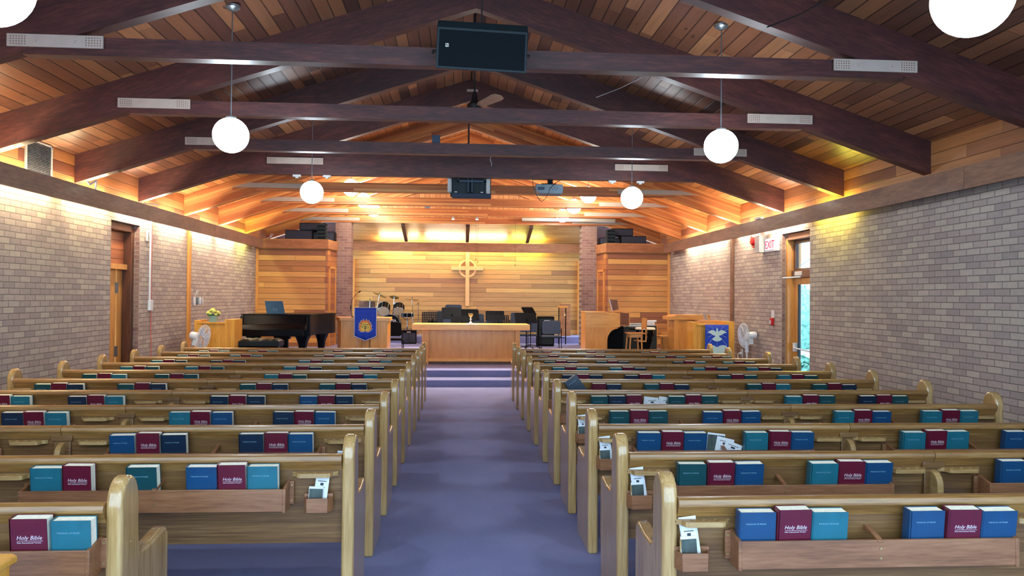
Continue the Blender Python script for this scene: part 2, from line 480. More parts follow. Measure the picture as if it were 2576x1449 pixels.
# three sloping brackets in the cove
for px in (1020, 1176, 1329):
    p = at(px, 590, Y=21.0)
    o = MB().prism([(20.1, 3.64), (20.1, 3.56), (21.38, 3.24), (21.38, 3.36)], p.x-.05, p.x+.05, 'x').build('soffit_joist', 'dark_x', bevel=.004)
    tag(o, {1020: 'dark sloping joist in the back cove, left of the wall cross', 1176: 'dark sloping joist in the back cove, straight above the wall cross', 1329: 'dark sloping joist in the back cove, right of the wall cross'}[px], 'beam', 'sloping joists in the back cove')

# brick columns either side of the back wall
for side, xa, xb in (('left', at(843, 700, Y=19.86).x, at(882, 700, Y=19.86).x), ('right', at(1463, 700, Y=19.86).x, at(1501, 700, Y=19.86).x)):
    t = MB().box(0, xb-xa, 0, .40, 0, 3.61-.45).build('brick_column', 'brick_x', loc=(xa, 19.86, .45))
    tag(t, 'brick column at the %s edge of the boarded back wall' % side, 'column', 'brick columns framing the back wall')
    xe = xb if side == 'left' else xa
    xs_ = at(1455 if side == 'right' else 889, 750, Y=21.7).x
    MB2 = MB().box(xs_-.02, xs_+.02, 21.7, 21.8, .64, 2.75)
    struct(MB2, 'trim_%s_stop' % side, 'pale_z')

# side valances (cove boards) with seams, plus the returns into the storage rooms
def valance(side):
    s = -1 if side == 'left' else 1
    xv = XL+.25 if s < 0 else XR-.25
    ys = [Y0, 6.1, 11.9, 15.1, 18.62] if s < 0 else [Y0, 7.3, 12.7, 18.62]
    for i in range(len(ys)-1):
        x0, x1 = (xv-.03, xv) if s < 0 else (xv, xv+.03)
        struct(MB().box(x0, x1, ys[i]+.003, ys[i+1]-.003, 2.834, 3.065), 'trim_%s_valance' % side, 'fascia', 'long brown cove board along the %s wall' % side)
    b = MB()
    y = 1.0
    while y < 18.5:
        b.box(min(xv+.03*s, XL if s < 0 else XR), max(xv+.03*s, XL if s < 0 else XR), y, y+.03, 2.95, 3.0); y += 1.95
    struct(b, 'trim_%s_valance_brackets' % side, 'fascia')
valance('left'); valance('right')
# vertical trim posts on the brick
for side, x, y in (('left', XL, 14.32), ('right', XR, 14.46)):
    m = MB().box(x if side == 'left' else x-.04, x+.04 if side == 'left' else x, y-.06, y+.06, 0, 2.95)
    struct(m, 'trim_%s_post' % side, 'fascia' if side == 'right' else 'pale_z', bevel=.004)

# storage rooms in the two front corners
def storage(side):
    s = -1 if side == 'left' else 1
    Yf = 18.95
    if s < 0: xw = XL; xe = at(824, 720, Y=Yf).x; xc = at(849, 720, Y=19.84).x-.02
    else: xw = XR; xe = at(1524, 720, Y=Yf).x; xc = at(1498, 720, Y=19.84).x+.02
    t = thing('storage_room', 'boarded corner room beside the %s brick column' % side, 'built-in room', ((xw+xe)/2, 19.4, .0))
    ox, oy = t.location.x, t.location.y
    def L(p): return (p[0]-ox, p[1]-oy)
    m = MB().box(min(xw, xe+.055*s)-ox, max(xw, xe+.055*s)-ox, Yf-oy, Yf+.06-oy, .45, 2.95); m.build('front_wall', 'boards_room', t)
    # angled side
    m = MB().prism([L((xe, Yf+.0)), L((xc, 19.84)), L((xc+.05*s, 19.84)), L((xe+.05*s, Yf+.0))], .45, 2.95, 'z'); m.build('side_wall', 'boards_angle', t)
    zt, zb = 3.075, 2.86
    k = -s
    cr = [(xw, Yf-.12), (xe+.03*k, Yf-.12), (xc+.05*k, 19.72), (xc+.0*k, 19.84), (xw, 19.84)]
    m = MB().prism([L(p) for p in cr], zb, zt, 'z'); m.build('cornice', 'fascia_x', t, bevel=.004)
    m = MB().prism([L(p) for p in cr], zt, zt+.012, 'z'); m.build('cornice_cap', 'pale_x', t)
    MB().box((xw if s < 0 else xw-.06)-ox, (xw+.06 if s < 0 else xw)-ox, Yf-.02-oy, Yf-oy, .45, 2.86).build('corner_trim', 'pale_z', t)
    # narrow door in the angled face
    a = Vector((xe, Yf, 0)); b = Vector((xc, 19.84, 0)); d = (b-a).normalized(); nrm = Vector((-s*-d.y, -s*d.x, 0)) if False else Vector((d.y, -d.x, 0))*(1 if s < 0 else -1)
    L0 = (b-a).length
    def slab(t0, t1, z0, z1, o0, o1):
        q = [a+d*t0+nrm*o0, a+d*t1+nrm*o0, a+d*t1+nrm*o1, a+d*t0+nrm*o1]
        return [(p.x-ox, p.y-oy) for p in q], z0, z1
    fr = MB()
    for t0, t1, z0, z1 in ((.1, .16, .45, 2.44), (L0-.22, L0-.16, .45, 2.44), (.1, L0-.16, 2.38, 2.44)):
        q, z0, z1 = slab(t0, t1, z0, z1, 0, .03); fr.prism(q, z0, z1, 'z')
    q, z0, z1 = slab(.16, L0-.22, .45, 2.38, 0, .012)
    dr = MB().prism(q, z0, z1, 'z').build('door', 'boards_angle', t)
    fr.build('door_frame', 'pale_z', t)
    hg = MB()
    for zz in (.8, 2.1):
        q, z0, z1 = slab(L0-.24, L0-.2, zz, zz+.1, .012, .02); hg.prism(q, z0, z1, 'z')
    hg.build('hinge', 'metal_grey', dr)
    return t
storage('left'); storage('right')

# ------------------------------------------------------------------ doors and window in the side walls
# left door
MB().box
struct(MB().box(XL-.26, XL-.08, 12.10, 12.19, 0, 2.72), 'trim_door_left_jamb', 'dark_z', bevel=.004)
struct(MB().box(XL-.26, XL-.08, 11.24, 12.10, 2.66, 2.765), 'trim_door_left_head', 'fascia', bevel=.004)
struct(MB().box(XL-.24, XL-.20, 11.24, 12.10, 2.16, 2.66), 'trim_door_left_transom', 'boards_transom')
struct(MB().box(XL-.26, XL-.14, 11.24, 12.10, 2.08, 2.16), 'trim_door_left_rail', 'pale_x')
d1 = struct(MB().box(XL-.26, XL-.215, 11.24, 11.885, .01, 2.08), 'door_1', 'pale_z', 'left wall door leaf, brown wood, standing slightly ajar', bevel=.004)
d2 = struct(MB().box(XL-.26, XL-.215, 11.93, 12.10, .01, 2.08), 'door_1', 'pale_z', bevel=.004)
h = MB()
for z in (.75, 1.72): h.box(XL-.214, XL-.206, 11.86, 11.96, z, z+.16)
h.build('hinge', 'metal_grey', d1)
struct(MB().box(XL-1.7, XL-1.6, 9.5, 14.5, 0, 3.0), 'wall_beyond_door', 'bright_room')
# right door (glazed) with transom window
xd = XR+.19
struct(MB().box(XR+.06, XR+.29, 12.12, 12.19, 0, 2.72), 'trim_door_right_jamb', 'pale_z', bevel=.004)
struct(MB().box(XR+.05, XR+.3, 11.20, 12.12, 2.67, 2.78), 'trim_door_right_head', 'fascia', bevel=.01)
struct(MB().box(XR+.12, XR+.27, 11.20, 12.12, 2.06, 2.18), 'trim_door_right_rail', 'dark_z', bevel=.006)
w = MB(); w.box(xd-.03, xd+.03, 12.05, 12.12, 2.18, 2.67); w.box(xd-.03, xd+.03, 11.2, 11.27, 2.18, 2.67); w.box(xd-.03, xd+.03, 11.27, 12.05, 2.62, 2.67); w.box(xd-.03, xd+.03, 11.27, 12.05, 2.18, 2.21)
win = struct(w, 'window_1', 'dark_z', 'small transom window above the glazed exit door')
MB().box(xd-.003, xd+.003, 11.27, 12.05, 2.21, 2.62).build('pane', 'glass', win)
f2 = MB(); f2.box(xd+.30, xd+.33, 12.0, 12.04, 2.24, 2.6); f2.box(xd+.30, xd+.33, 11.4, 12.0, 2.56, 2.6); f2.tube([(xd+.02, 11.98, 2.26), (xd+.30, 11.9, 2.46)], .008); f2.box(xd+.28, xd+.31, 11.4, 12.04, 2.40, 2.43)
f2.build('window_frame', 'white', win)
dd = MB(); dd.box(xd-.022, xd+.022, 11.98, 12.12, .01, 2.06); dd.box(xd-.022, xd+.022, 11.2, 11.32, .01, 2.06); dd.box(xd-.022, xd+.022, 11.32, 11.98, .01, .25); dd.box(xd-.022, xd+.022, 11.32, 11.98, 1.95, 2.06)
dr = struct(dd, 'door_2', 'pale_z', 'glazed exit door in the right wall', bevel=.003)
MB().box(xd-.003, xd+.003, 11.36, 11.96, .25, 1.95).build('pane', 'glass', dr)
MB().box(xd-.02, xd+.02, 11.955, 11.985, .25, 1.95).build('stile', 'teal_black', dr)
pb = MB(); pb.tube([(xd-.03, 12.02, .93), (xd-.09, 11.98, .95), (xd-.1, 11.9, .92), (xd-.1, 11.3, .9)], .013); pb.box(xd-.07, xd-.02, 11.98, 12.06, .86, 1.0)
pb.build('push_bar', 'white', dr, bevel=.004)
dc = MB(); dc.box(xd-.08, xd-.02, 11.72, 11.98, 2.09, 2.16); dc.build('door_closer', 'offwhite', dr, bevel=.006)
MB().tube([(xd-.05, 11.75, 2.07), (xd-.18, 12.0, 2.06), (xd-.22, 12.1, 2.06)], .012).build('closer_arm', 'white', dr)
# outside: paving and a hedge beyond the door
struct(MB().box(XR+WALLT, 30, 2, 40, -.15, -.05), 'floor', 'outside', 'pale paving outside the exit door')
def shrub(name, loc, r, label):
    rs = random.Random(int(r*100)); m = MB()
    for k in range(260):
        a = rs.uniform(0, 2*pi); t = rs.uniform(-.2, 1); q = sqrt(1-min(1, t*t)) if t > 0 else 1
        rr = r*rs.uniform(.8, 1.05)
        c = Vector((rr*q*cos(a), rr*q*sin(a), r*.5+rr*max(t, -.3)*1.0))
        u = Vector((rs.uniform(-1, 1), rs.uniform(-1, 1), rs.uniform(-1, 1))).normalized()*.09
        v = u.cross(Vector((rs.uniform(-1, 1), rs.uniform(-1, 1), rs.uniform(-1, 1)))).normalized()*.05
        m.add([c-u, c+v, c+u, c-v], [(0, 1, 2, 3)])
    m.ball((0, 0, r*.55), r*.82, 14, 8)
    tag(m.build(name, 'hedge', loc=loc), label, 'shrub')
shrub('garden_shrub', (7.2, 15.8, -.05), .38, 'pale green shrub outside, low behind the glazed exit door')
shrub('garden_shrub', (12.5, 27.0, -.05), 1.6, 'larger pale green shrub farther off outside the exit door')

# ------------------------------------------------------------------ roof trusses
UND = .335
def under_z(x): return 4.85-UND*abs(x-XC)
def truss(i, Y, light):
    names = ['nearest', 'second', 'third', 'fourth']
    if i < 0: lab = 'dark stained roof truss overhead just in front of the speaker truss'
    elif not light: lab = '%s dark stained roof truss%s' % (['', 'second', 'third', 'fourth'][i] if i else 'first', ' crossing behind the hanging loudspeaker' if i == 0 else ' from the hanging loudspeaker')
    else: lab = '%s pale cedar roof truss over the platform, counted from the pews' % ['first', 'second', 'third', 'last'][i-4]
    t = thing('roof_truss', lab, 'roof truss', (XC, Y, 3.0), group='pale cedar roof trusses' if light else 'dark stained roof trusses')
    wd = .13
    for s in (-1, 1):
        xo = XL if s < 0 else XR
        n = 0
        P = [(0, 4.85), (0, 5.2), (xo-XC, ceil_z(xo)), (xo-XC, under_z(xo)+.02)]
        ang = -s*math.atan(RISE)
        Ml = Matrix.Rotation(-ang, 4, 'Y')
        # local frame: x along the rafter
        m = MB().prism([(p[0], p[1]-3.0) for p in P], 0, wd, 'y')
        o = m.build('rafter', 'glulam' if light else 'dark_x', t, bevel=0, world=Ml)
    xk = 3.68
    if light: zt = 3.79; zb = 3.625; ex = 3.9
    elif i == 3: zt = 4.05; zb = 3.615; ex = 3.66
    else: zt = 3.765; zb = 3.615; ex = 3.66
    xt = (4.85-zt)/UND
    pts = [(-ex, zb), (ex, zb), (xt+.35, zt), (-xt-.35, zt)]
    if i == 3: pts = [(-3.68, zb), (3.68, zb), (2.9, zt), (-2.9, zt)]
    y0, y1 = (-.012, wd+.012) if light else (.005, wd-.005)
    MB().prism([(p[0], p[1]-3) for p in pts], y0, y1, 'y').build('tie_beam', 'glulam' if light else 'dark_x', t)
    for s in (-1, 1):
        if light: a, b, z0, z1 = 2.79, 4.32, 3.665, 3.75
        elif i == 3: a, b, z0, z1 = 2.33, 3.2, 3.775, 3.875
        else: a, b, z0, z1 = 3.02, 3.76, 3.665, 3.765
        m = MB(); nails = MB()
        if light: pl = [(s*a, z0), (s*b, z0), (s*(b-.33), z1), (s*a, z1)]
        else: pl = [(s*a, z0), (s*b, z0), (s*b, z1), (s*a, z1)]
        m.prism([(p[0], p[1]-3) for p in pl], -.03, -.012, 'y')
        xs = [a+.06, a+.2, a+.34, b-.78, b-.62, b-.46] if light else [a+.22, b-.22]
        for x in xs:
            m.lathe([(.011, 0), (.011, .008)], seg=8, M=Matrix.Translation((s*x, -.03, (z0+z1)/2-3)) @ Matrix.Rotation(pi/2, 4, 'X'))
        if not light:
            for e0 in (a+.02, b-.14):
                for ii in range(6):
                    for jj in range(4):
                        nails.box(s*(e0+ii*.022)-.004, s*(e0+ii*.022)+.004, -.033, -.03, z0-3+.016+jj*.02, z0-3+.024+jj*.02)
        pl_ = m.build('connector_plate', 'plate_light' if light else 'plate', t)
        if nails.v: nails.build('nail_pattern', 'fascia', pl_)
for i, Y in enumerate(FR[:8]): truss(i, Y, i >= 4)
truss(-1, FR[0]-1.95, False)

# ------------------------------------------------------------------ lamps
MT['globe'] = emit('lit globe', (.78, .91, 1.0), 20)
MT['globe_far'] = emit('lit globe over the platform', (1.0, .92, .80), 36)
def pendant(X, Y, zg, label, r=.165):
    t = thing('pendant_light', label, 'light', (X, Y, zg), group='globe pendants over the pews' if Y < 13 else 'globe pendants over the platform')
    zc = ceil_z(X)-zg
    MB().lathe([(.0, 0), (.075, 0), (.07, -.02), (.03, -.045), (.0, -.05)], (0, 0, zc), 20).build('canopy', 'metal_grey', t, smooth=True)
    MB().tube([(0, 0, r), (0, 0, zc-.02)], .006).build('rod', 'metal_grey', t)
    MB().lathe([(.05, 0), (.045, .02), (.01, .03)], (0, 0, r-.01), 16).build('globe_cap', 'metal_grey', t, smooth=True)
    MB().ball((0, 0, 0), r, 32, 20).build('globe', 'globe' if Y < 13 else 'globe_far', t, smooth=True)
q = at(-28, -40, Y=3.15); pendant(q.x, 3.15, q.z, 'lit white globe pendant cut off by the top left corner')
q = at(2446, -5, Y=3.15); pendant(q.x, 3.15, q.z, 'large lit white globe pendant at the top right corner')
for Y, n in ((7.3, 'second from the camera'), (11.2, 'third from the camera')):
    pendant(-2.18, Y, 3.21, 'lit white globe pendant in the left row, %s' % n)
    pendant(2.55, Y, 3.21, 'lit white globe pendant in the right row, %s' % n)
for Y, n in ((15.1, 'first over the platform'), (17.05, 'second over the platform'), (19.0, 'last, by the brick column')):
    pendant(-2.18, Y, 3.84, 'high lit globe pendant in the left row, %s' % n)
    pendant(2.55, Y, 3.78, 'high lit globe pendant in the right row, %s' % n)
# the two farthest of each row hang lower than the ties, seen below them
MT['cove_warm'] = emit('warm tube', (1.0, .80, .46), 60)
MT['cove_white'] = emit('warm white tube', (1.0, .84, .60), 60)
MT['cove_yellow'] = emit('yellow tube', (1.0, .88, .10), 50)
MT['cove_green'] = emit('yellow green tube', (.95, 1.0, .22), 45)
def cove(x0, y0, x1, y1, z, mat, label, grp):
    o = MB().tube([(x0, y0, z), (x1, y1, z)], .016, 8).build('cove_light', mat)
    tag(o, label, 'light', grp)
    return o
k = 0
for y in (2.4, 3.9, 5.4, 6.9, 8.4, 9.9, 11.4, 12.9, 14.4, 15.9):
    cove(-4.89, y, -4.89, y+1.2, 2.97, 'cove_white' if y > 11 else 'cove_warm', 'hidden fluorescent tube behind the left cove board, %s along the wall' % ORD[k], 'fluorescent tubes behind the left cove board'); k += 1
cove(-4.89, 17.3, -4.89, 18.0, 2.97, 'cove_green', 'yellow-green tube behind the left cove board beside the storage room', 'fluorescent tubes behind the left cove board')
cove(5.18, 9.9, 5.18, 10.9, 2.97, 'cove_yellow', 'yellow tube behind the right cove board, nearer than the exit door', 'fluorescent tubes behind the right cove board')
k = 0
for y, l in ((11.4, 1.2), (12.9, 1.2), (14.8, 1.2), (16.2, 1.2)):
    cove(5.18, y, 5.18, y+l, 2.97, 'cove_white', 'white tube behind the right cove board, %s past the exit door' % ['first', 'second', 'third', 'fourth'][k], 'fluorescent tubes behind the right cove board'); k += 1
for x0, x1, mt, n in ((-2.3, -1.2, 'cove_warm', 'leftmost'), (-1.0, .1, 'cove_white', 'left of centre'), (.2, 1.3, 'cove_warm', 'right of centre'), (1.45, 2.35, 'cove_green', 'rightmost')):
    cove(x0, 21.55, x1, 21.55, zf1-.03, mt, 'tube light behind the back wall cove board, %s of four' % n, 'tubes behind the back cove board')

# ------------------------------------------------------------------ pews
PY0, PSTEP = 3.18, .925
def arch_profile():
    # (y, z) outline of a pew end seen from the aisle
    p = [(-.03, 0), (-.03, .12), (-.022, .80)]
    for k in range(0, 13):
        a = pi-pi*k/12
        p.append((.062+.088*cos(a), .835+.118*sin(a)))
    p += [(.150, .80), (.152, .66), (.165, .62), (.19, .605), (.30, .612), (.40, .628), (.445, .628), (.47, .61), (.478, .58), (.478, .30), (.45, .10), (.45, 0)]
    return p
PROF = arch_profile()
def cut_holder():
    m = MB().prism([(-.12, 0), (.12, 0), (.12, -.012), (.095, -.03), (.085, -.062), (.07, -.07), (-.07, -.07), (-.085, -.062), (-.095, -.03), (-.12, -.012)], 0, .022, 'z')
    o = m.build('cup_holder', 'oak_holder')
    c = MB()
    for x in (-.05, 0, .05): c.lathe([(.0135, -.01), (.0135, .03)], (x, -.042, 0), 14)
    b = c.build('cutter', 'oak_holder')
    md = o.modifiers.new('b', 'BOOLEAN'); md.object = b; md.operation = 'DIFFERENCE'; md.solver = 'EXACT'
    me = bpy.data.meshes.new_from_object(o.evaluated_get(bpy.context.evaluated_depsgraph_get()))
    me.name = 'cup_holder'
    bpy.data.objects.remove(o); bpy.data.objects.remove(b)
    e = MB()
    for s in (-1, 1): e.lathe([(.006, 0), (.006, .003)], seg=8, M=Matrix.Translation((s*.11, -.014, .011)) @ Matrix.Rotation(pi/2, 4, 'X'))
    return me, e.mesh('screw')
HOLD, SCREW = cut_holder()
SCREW.materials.append(MT['dark'])
ENDME = MB().prism(PROF, -.033, .033, 'x').mesh('pew_end', True); ENDME.materials.append(MT['oak_z'])
def me_obj(name, me, parent, loc=(0, 0, 0), rz=0):
    o = bpy.data.objects.new(name, me); COL.objects.link(o); o.parent = parent; o.location = loc; o.rotation_euler = (0, 0, rz); return o
RSCREW = MB().lathe([(.005, 0), (.005, .004)], seg=8, M=Matrix.Rotation(pi/2, 4, 'X')).mesh('screw'); RSCREW.materials.append(MT['brass'])
def card_holder(parent, x, z=.565):
    m = MB()
    m.box(-.075, .075, -.012, 0, 0, .09)
    m.box(-.055, .055, -.052, 0, 0, .012); m.box(-.055, .055, -.062, -.05, 0, .075)
    m.prism([(-.075, -.012), (-.055, -.062), (-.055, -.05), (-.062, -.012)], 0, .075, 'z'); m.prism([(.075, -.012), (.062, -.012), (.055, -.05), (.055, -.062)], 0, .075, 'z')
    o = m.build('card_holder', 'oak_rack', parent, loc=(x, -.014, z), bevel=.002)
    return o
def rack(parent, x0, x1):
    m = MB()
    m.box(x0, x1, -.115, -.10, .585, .70); m.box(x0, x1, -.10, -.0, .585, .6)
    for xx, s in ((x0, -1), (x1, 1)):
        m.prism([(-.118, .58), (.0, .58), (.0, .725), (-.02, .725), (-.118, .70)], xx-.008, xx+.008, 'x')
        m.box(min(xx, xx+s*.03), max(xx, xx+s*.03), -.022, -.006, .60, .72)
    c = (x0+x1)/2
    m.prism([(-.118, .70), (-.0, .735), (.0, .715), (-.118, .69)], c-.012, c+.012, 'x')
    o = m.build('book_rack', 'oak_rack', parent, bevel=.002)
    for z in (.625, .665): me_obj('screw', RSCREW, o, (c, -.115, z))
    for xx, q in ((x0, -1), (x1, 1)):
        for z in (.62, .70): me_obj('screw', RSCREW, o, (xx+q*.02, -.022, z))
    return o
def make_pew(side, row, xa, xb, xmid, racks, holders, cards, lab):
    Y = PY0+row*PSTEP
    t = thing('church_pew', lab, 'pew', (0, Y, 0), group='oak pews %s of the aisle' % side)
    segs = [(xa+.033, xmid), (xmid, xb-.033)] if xmid else [(xa+.033, xb-.033)]
    for a, b in segs:
        a2, b2 = a+(.002 if a == xmid else 0), b-(.002 if b == xmid else 0)
        rail = [(-.042, .838), (-.036, .852), (-.022, .859), (.0, .860), (.018, .856), (.026, .842), (.026, .80), (-.012, .778), (-.016, .790), (-.026, .800), (-.03, .815), (-.040, .824)]
        MB().prism(rail, a2, b2, 'x').build('top_rail', 'oak_rail', t, smooth=True)
        MB().prism([(-.010, .80), (.012, .80), (.062, .375), (.040, .375)], a2, b2, 'x').build('back_panel', 'oak_x', t)
    m = MB(); m.prism([(.05, .40), (.46, .43), (.475, .44), (.475, .455), (.46, .462), (.05, .43)], segs[0][0], segs[-1][1], 'x'); m.build('seat', 'oak_x', t)
    for x in (xa, xb): me_obj('pew_end', ENDME, t, (x, 0, 0)).modifiers.new('bevel', 'BEVEL')
    for ch in SC.objects:
        pass
    if xmid:
        m = MB(); m.box(xmid-.065, xmid+.065, -.03, 0, .765, .80); m.box(xmid-.05, xmid+.05, -.018, .03, .05, .77)
        o = m.build('center_support', 'oak_x', t, bevel=.004)
        rib = [(-.016, .755)]+[(-.016-.075*sin(a*pi/16), .68+.075*cos(a*pi/16)) for a in range(1, 9)]+[(-.091, .40), (-.07, .06), (.02, .06), (.02, .755)]
        MB().prism(rib, xmid-.018, xmid+.018, 'x').build('rib', 'oak_holder', o, bevel=.006)
    for x0, x1 in racks: rack(t, x0, x1)
    for x in holders:
        o = me_obj('cup_holder', HOLD, t, (x, -.006, .748)); me_obj('screw', SCREW, o)
    for x in cards: card_holder(t, x)
    return t
LX0, LX1, LM = -4.42, -.588, -2.52
RX0, RX1, RM = .892, 4.42, 2.65
for i in range(11):
    where = ('%s pew from the camera' % ORD[i]) if i not in (0, 10) else ('pew nearest the camera' if i == 0 else 'front pew, farthest from the camera')
    if i == 0:
        make_pew('left', i, -4.42, -1.385, -2.9, [(-2.75, -1.44)], [-2.85], [-1.66], 'short left-hand oak pew nearest the camera, aisle end set back')
    else:
        make_pew('left', i, LX0, LX1, LM, [(-4.13, -2.92), (-2.21, -.90)], [-.76, -2.31, -2.73, -4.28], [-.74], '%s, oak, on the left of the aisle' % where)
    xr = {9: 4.17, 10: 4.19}.get(i, RX1)
    make_pew('right', i, RX0, xr, RM, [(1.16, 2.36), (2.92, 4.10)], [1.03, 2.49, 2.80] + ([4.26] if i < 9 else []), [.985], '%s, oak, on the right of the aisle' % where)
for o in SC.objects:
    if o.name.startswith('pew_end'):
        m = o.modifiers[0]; m.width = .016; m.segments = 3; m.limit_method = 'ANGLE'; m.angle_limit = radians(40)

# ------------------------------------------------------------------ books
def book_meshes(w, h, d):
    c = MB()
    c.box(0, w, 0, .003, 0, h); c.box(0, w, d-.003, d, 0, h)          # front board (towards the aisle side camera) and back board
    pts = [(0, 0), (-.004, .004), (-.006, d/2), (-.004, d-.004), (0, d), (.003, d), (.003, 0)]
    c.prism(pts, 0, h, 'z')
    p = MB().box(.003, w-.003, .003, d-.003, .004, h-.003)
    return c.mesh('cover'), p.mesh('page_block')
BK = {'hymn': book_meshes(.150, .212, .056), 'bible': book_meshes(.140, .222, .056)}
T_BIBLE = text_mesh('Holy Bible', .023, .0004, .25)
T_SUB = text_mesh('New International Version', .0085, .0004)
T_HYMN = text_mesh('THE BOOK OF PRAISE', .0088, .0004)
for me, k in ((T_BIBLE, 'title'), (T_SUB, 'title'), (T_HYMN, 'title_blue')):
    me.materials.clear(); me.materials.append(MT[k])
T_RULE = MB().box(.004, .100, 0, .0008, 0, .0012).mesh('title_rule'); T_RULE.materials.append(MT['title'])
_cm = {}
def cover_mesh(kind, mat):
    if (kind, mat) not in _cm:
        m = BK[kind][0].copy(); m.name = 'cover'; m.materials.append(MT[mat]); _cm[kind, mat] = m
    return _cm[kind, mat]
for k in BK: BK[k][1].materials.append(MT['pages'])
PROTO = {}
def book(mat, x, y, z, label, rz=0, lean=0, roll=0):
    kind = 'bible' if mat == 'maroon' else 'hymn'
    if mat not in PROTO:
        t = thing('bible' if kind == 'bible' else 'hymn_book', 'x', 'book')
        c = me_obj('cover', cover_mesh(kind, mat), t); me_obj('page_block', BK[kind][1], t)
        if kind == 'bible':
            a = me_obj('title', T_BIBLE, c, (.024, -.0008, .140)); a.rotation_euler = (pi/2, 0, 0)
            a = me_obj('title_rule', T_RULE, c, (.024, -.0012, .134)); a = me_obj('title', T_SUB, c, (.026, -.0008, .125)); a.rotation_euler = (pi/2, 0, 0)
        else:
            a = me_obj('title', T_HYMN, c, (.022, -.0008, .160)); a.rotation_euler = (pi/2, 0, 0)
        PROTO[mat] = t; o = t; index_kids()
    else: o = copy_tree(PROTO[mat])
    o.location = (x, y, z); o.rotation_euler = (lean, roll, rz)
    o['label'] = label; o['category'] = 'book'
    o['group'] = 'bibles in the pew racks' if kind == 'bible' else 'hymn books in the pew racks'
    return o
T3 = ['teal', 'maroon', 'blue']
LB = {  # row -> clusters from the aisle outwards; each a list of cover colours left to right
 1: [['blue', 'maroon', 'teal'], ['teal', 'maroon', None, 'green']],
 2: [['navy', 'maroon', 'blue'], ['blue', 'maroon', 'navy'], ['teal', 'maroon', 'navy']],
 3: [['navy', 'maroon', 'blue'], ['teal', 'maroon', 'blue'], ['navy', 'maroon', 'teal']],
 4: [['blue', 'maroon', 'navy'], ['navy', 'maroon', 'navy'], ['navy', 'maroon', 'teal'], ['navy', 'maroon', 'teal']],
 5: [['green', 'maroon', 'navy'], ['green', 'maroon', 'navy'], ['green', 'maroon', 'navy'], ['green', 'maroon', 'navy']]}
RB = {0: [['blue', 'maroon', 'teal'], ['blue', 'maroon', 'blue']],
 1: [['green', 'maroon', 'blue'], ['teal', 'maroon', 'blue'], ['blue', 'maroon', 'teal']],
 2: [['blue', 'maroon', 'blue'], ['teal', 'maroon', 'blue'], ['teal', 'maroon', 'teal'], ['blue', 'maroon', 'teal']],
 3: [['green', 'maroon', 'green'], ['blue', 'maroon', 'blue'], ['teal', 'maroon', 'blue'], ['teal', 'maroon', 'teal']],
 4: [['green', 'navy', 'maroon'], ['green', 'maroon', 'green'], ['teal', 'maroon', 'green'], ['navy', 'maroon', 'green']],
 5: [[None, 'maroon', 'navy'], ['green', 'maroon', 'navy'], ['green', 'maroon', 'teal'], ['green', 'maroon', 'navy']]}
LXS = [-1.40, -2.18, -3.37, -4.14]
RXS = [1.175, 1.905, 2.985, 3.71]
NCL = ['aisle-side', 'second', 'third', 'wall-side']
PN = {0: 'left', 1: 'middle', 2: 'right'}
rb = random.Random(5)
for side, tab, xs in (('left', LB, LXS), ('right', RB, RXS)):
    for row in range(11):
        Y = PY0+row*PSTEP
        if side == 'left' and row == 0: continue
        for ci, x0 in enumerate(xs):
            if row in tab:
                if ci >= len(tab[row]): continue
                cols = tab[row][ci]
            else: cols = [rb.choice(['green', 'navy', 'teal']), 'maroon', rb.choice(['navy', 'green', 'teal'])]
            if side == 'right' and row > 8 and ci == 3 and row == 10: continue
            x = x0+rb.uniform(-.012, .012)
            n = 0
            for k, c in enumerate(cols):
                if c is None: x += .165 if len(cols) == 4 else .19; continue
                w = .147 if c == 'maroon' else .159
                pos = (['far left', 'left', '', 'right'] if len(cols) == 4 else ['left', 'middle', 'right'])[k]
                what = 'maroon Bible' if c == 'maroon' else c+' hymn book'
                cl = {'aisle-side': 'aisle-side', 'second': 'second', 'third': 'third', 'wall-side': 'wall-side'}[NCL[ci]]
                lab = '%s, %s in %s book set, %s pew from camera, %s of aisle' % (what, pos, cl, ORD[row], side)
                book(c, x, Y-.085+rb.uniform(-.002, .003), .601+rb.uniform(.0, .005), lab, rz=rb.uniform(-.03, .03), lean=rb.uniform(.08, .14), roll=rb.uniform(-.008, .008))
                x += w+rb.uniform(.0, .006)
book('maroon', -1.74, PY0-.085, .602, 'maroon Bible on the left in the short pew nearest the camera', 0, .10)
book('teal', -1.587, PY0-.085, .602, 'bright teal hymn book on the right in the short pew nearest the camera', 0, .08)
book('navy', 1.19, PY0+5*PSTEP-.09, .66, 'navy hymn book tipped over on its corner, sixth pew from camera, right of aisle', 0, -.03, -.62)

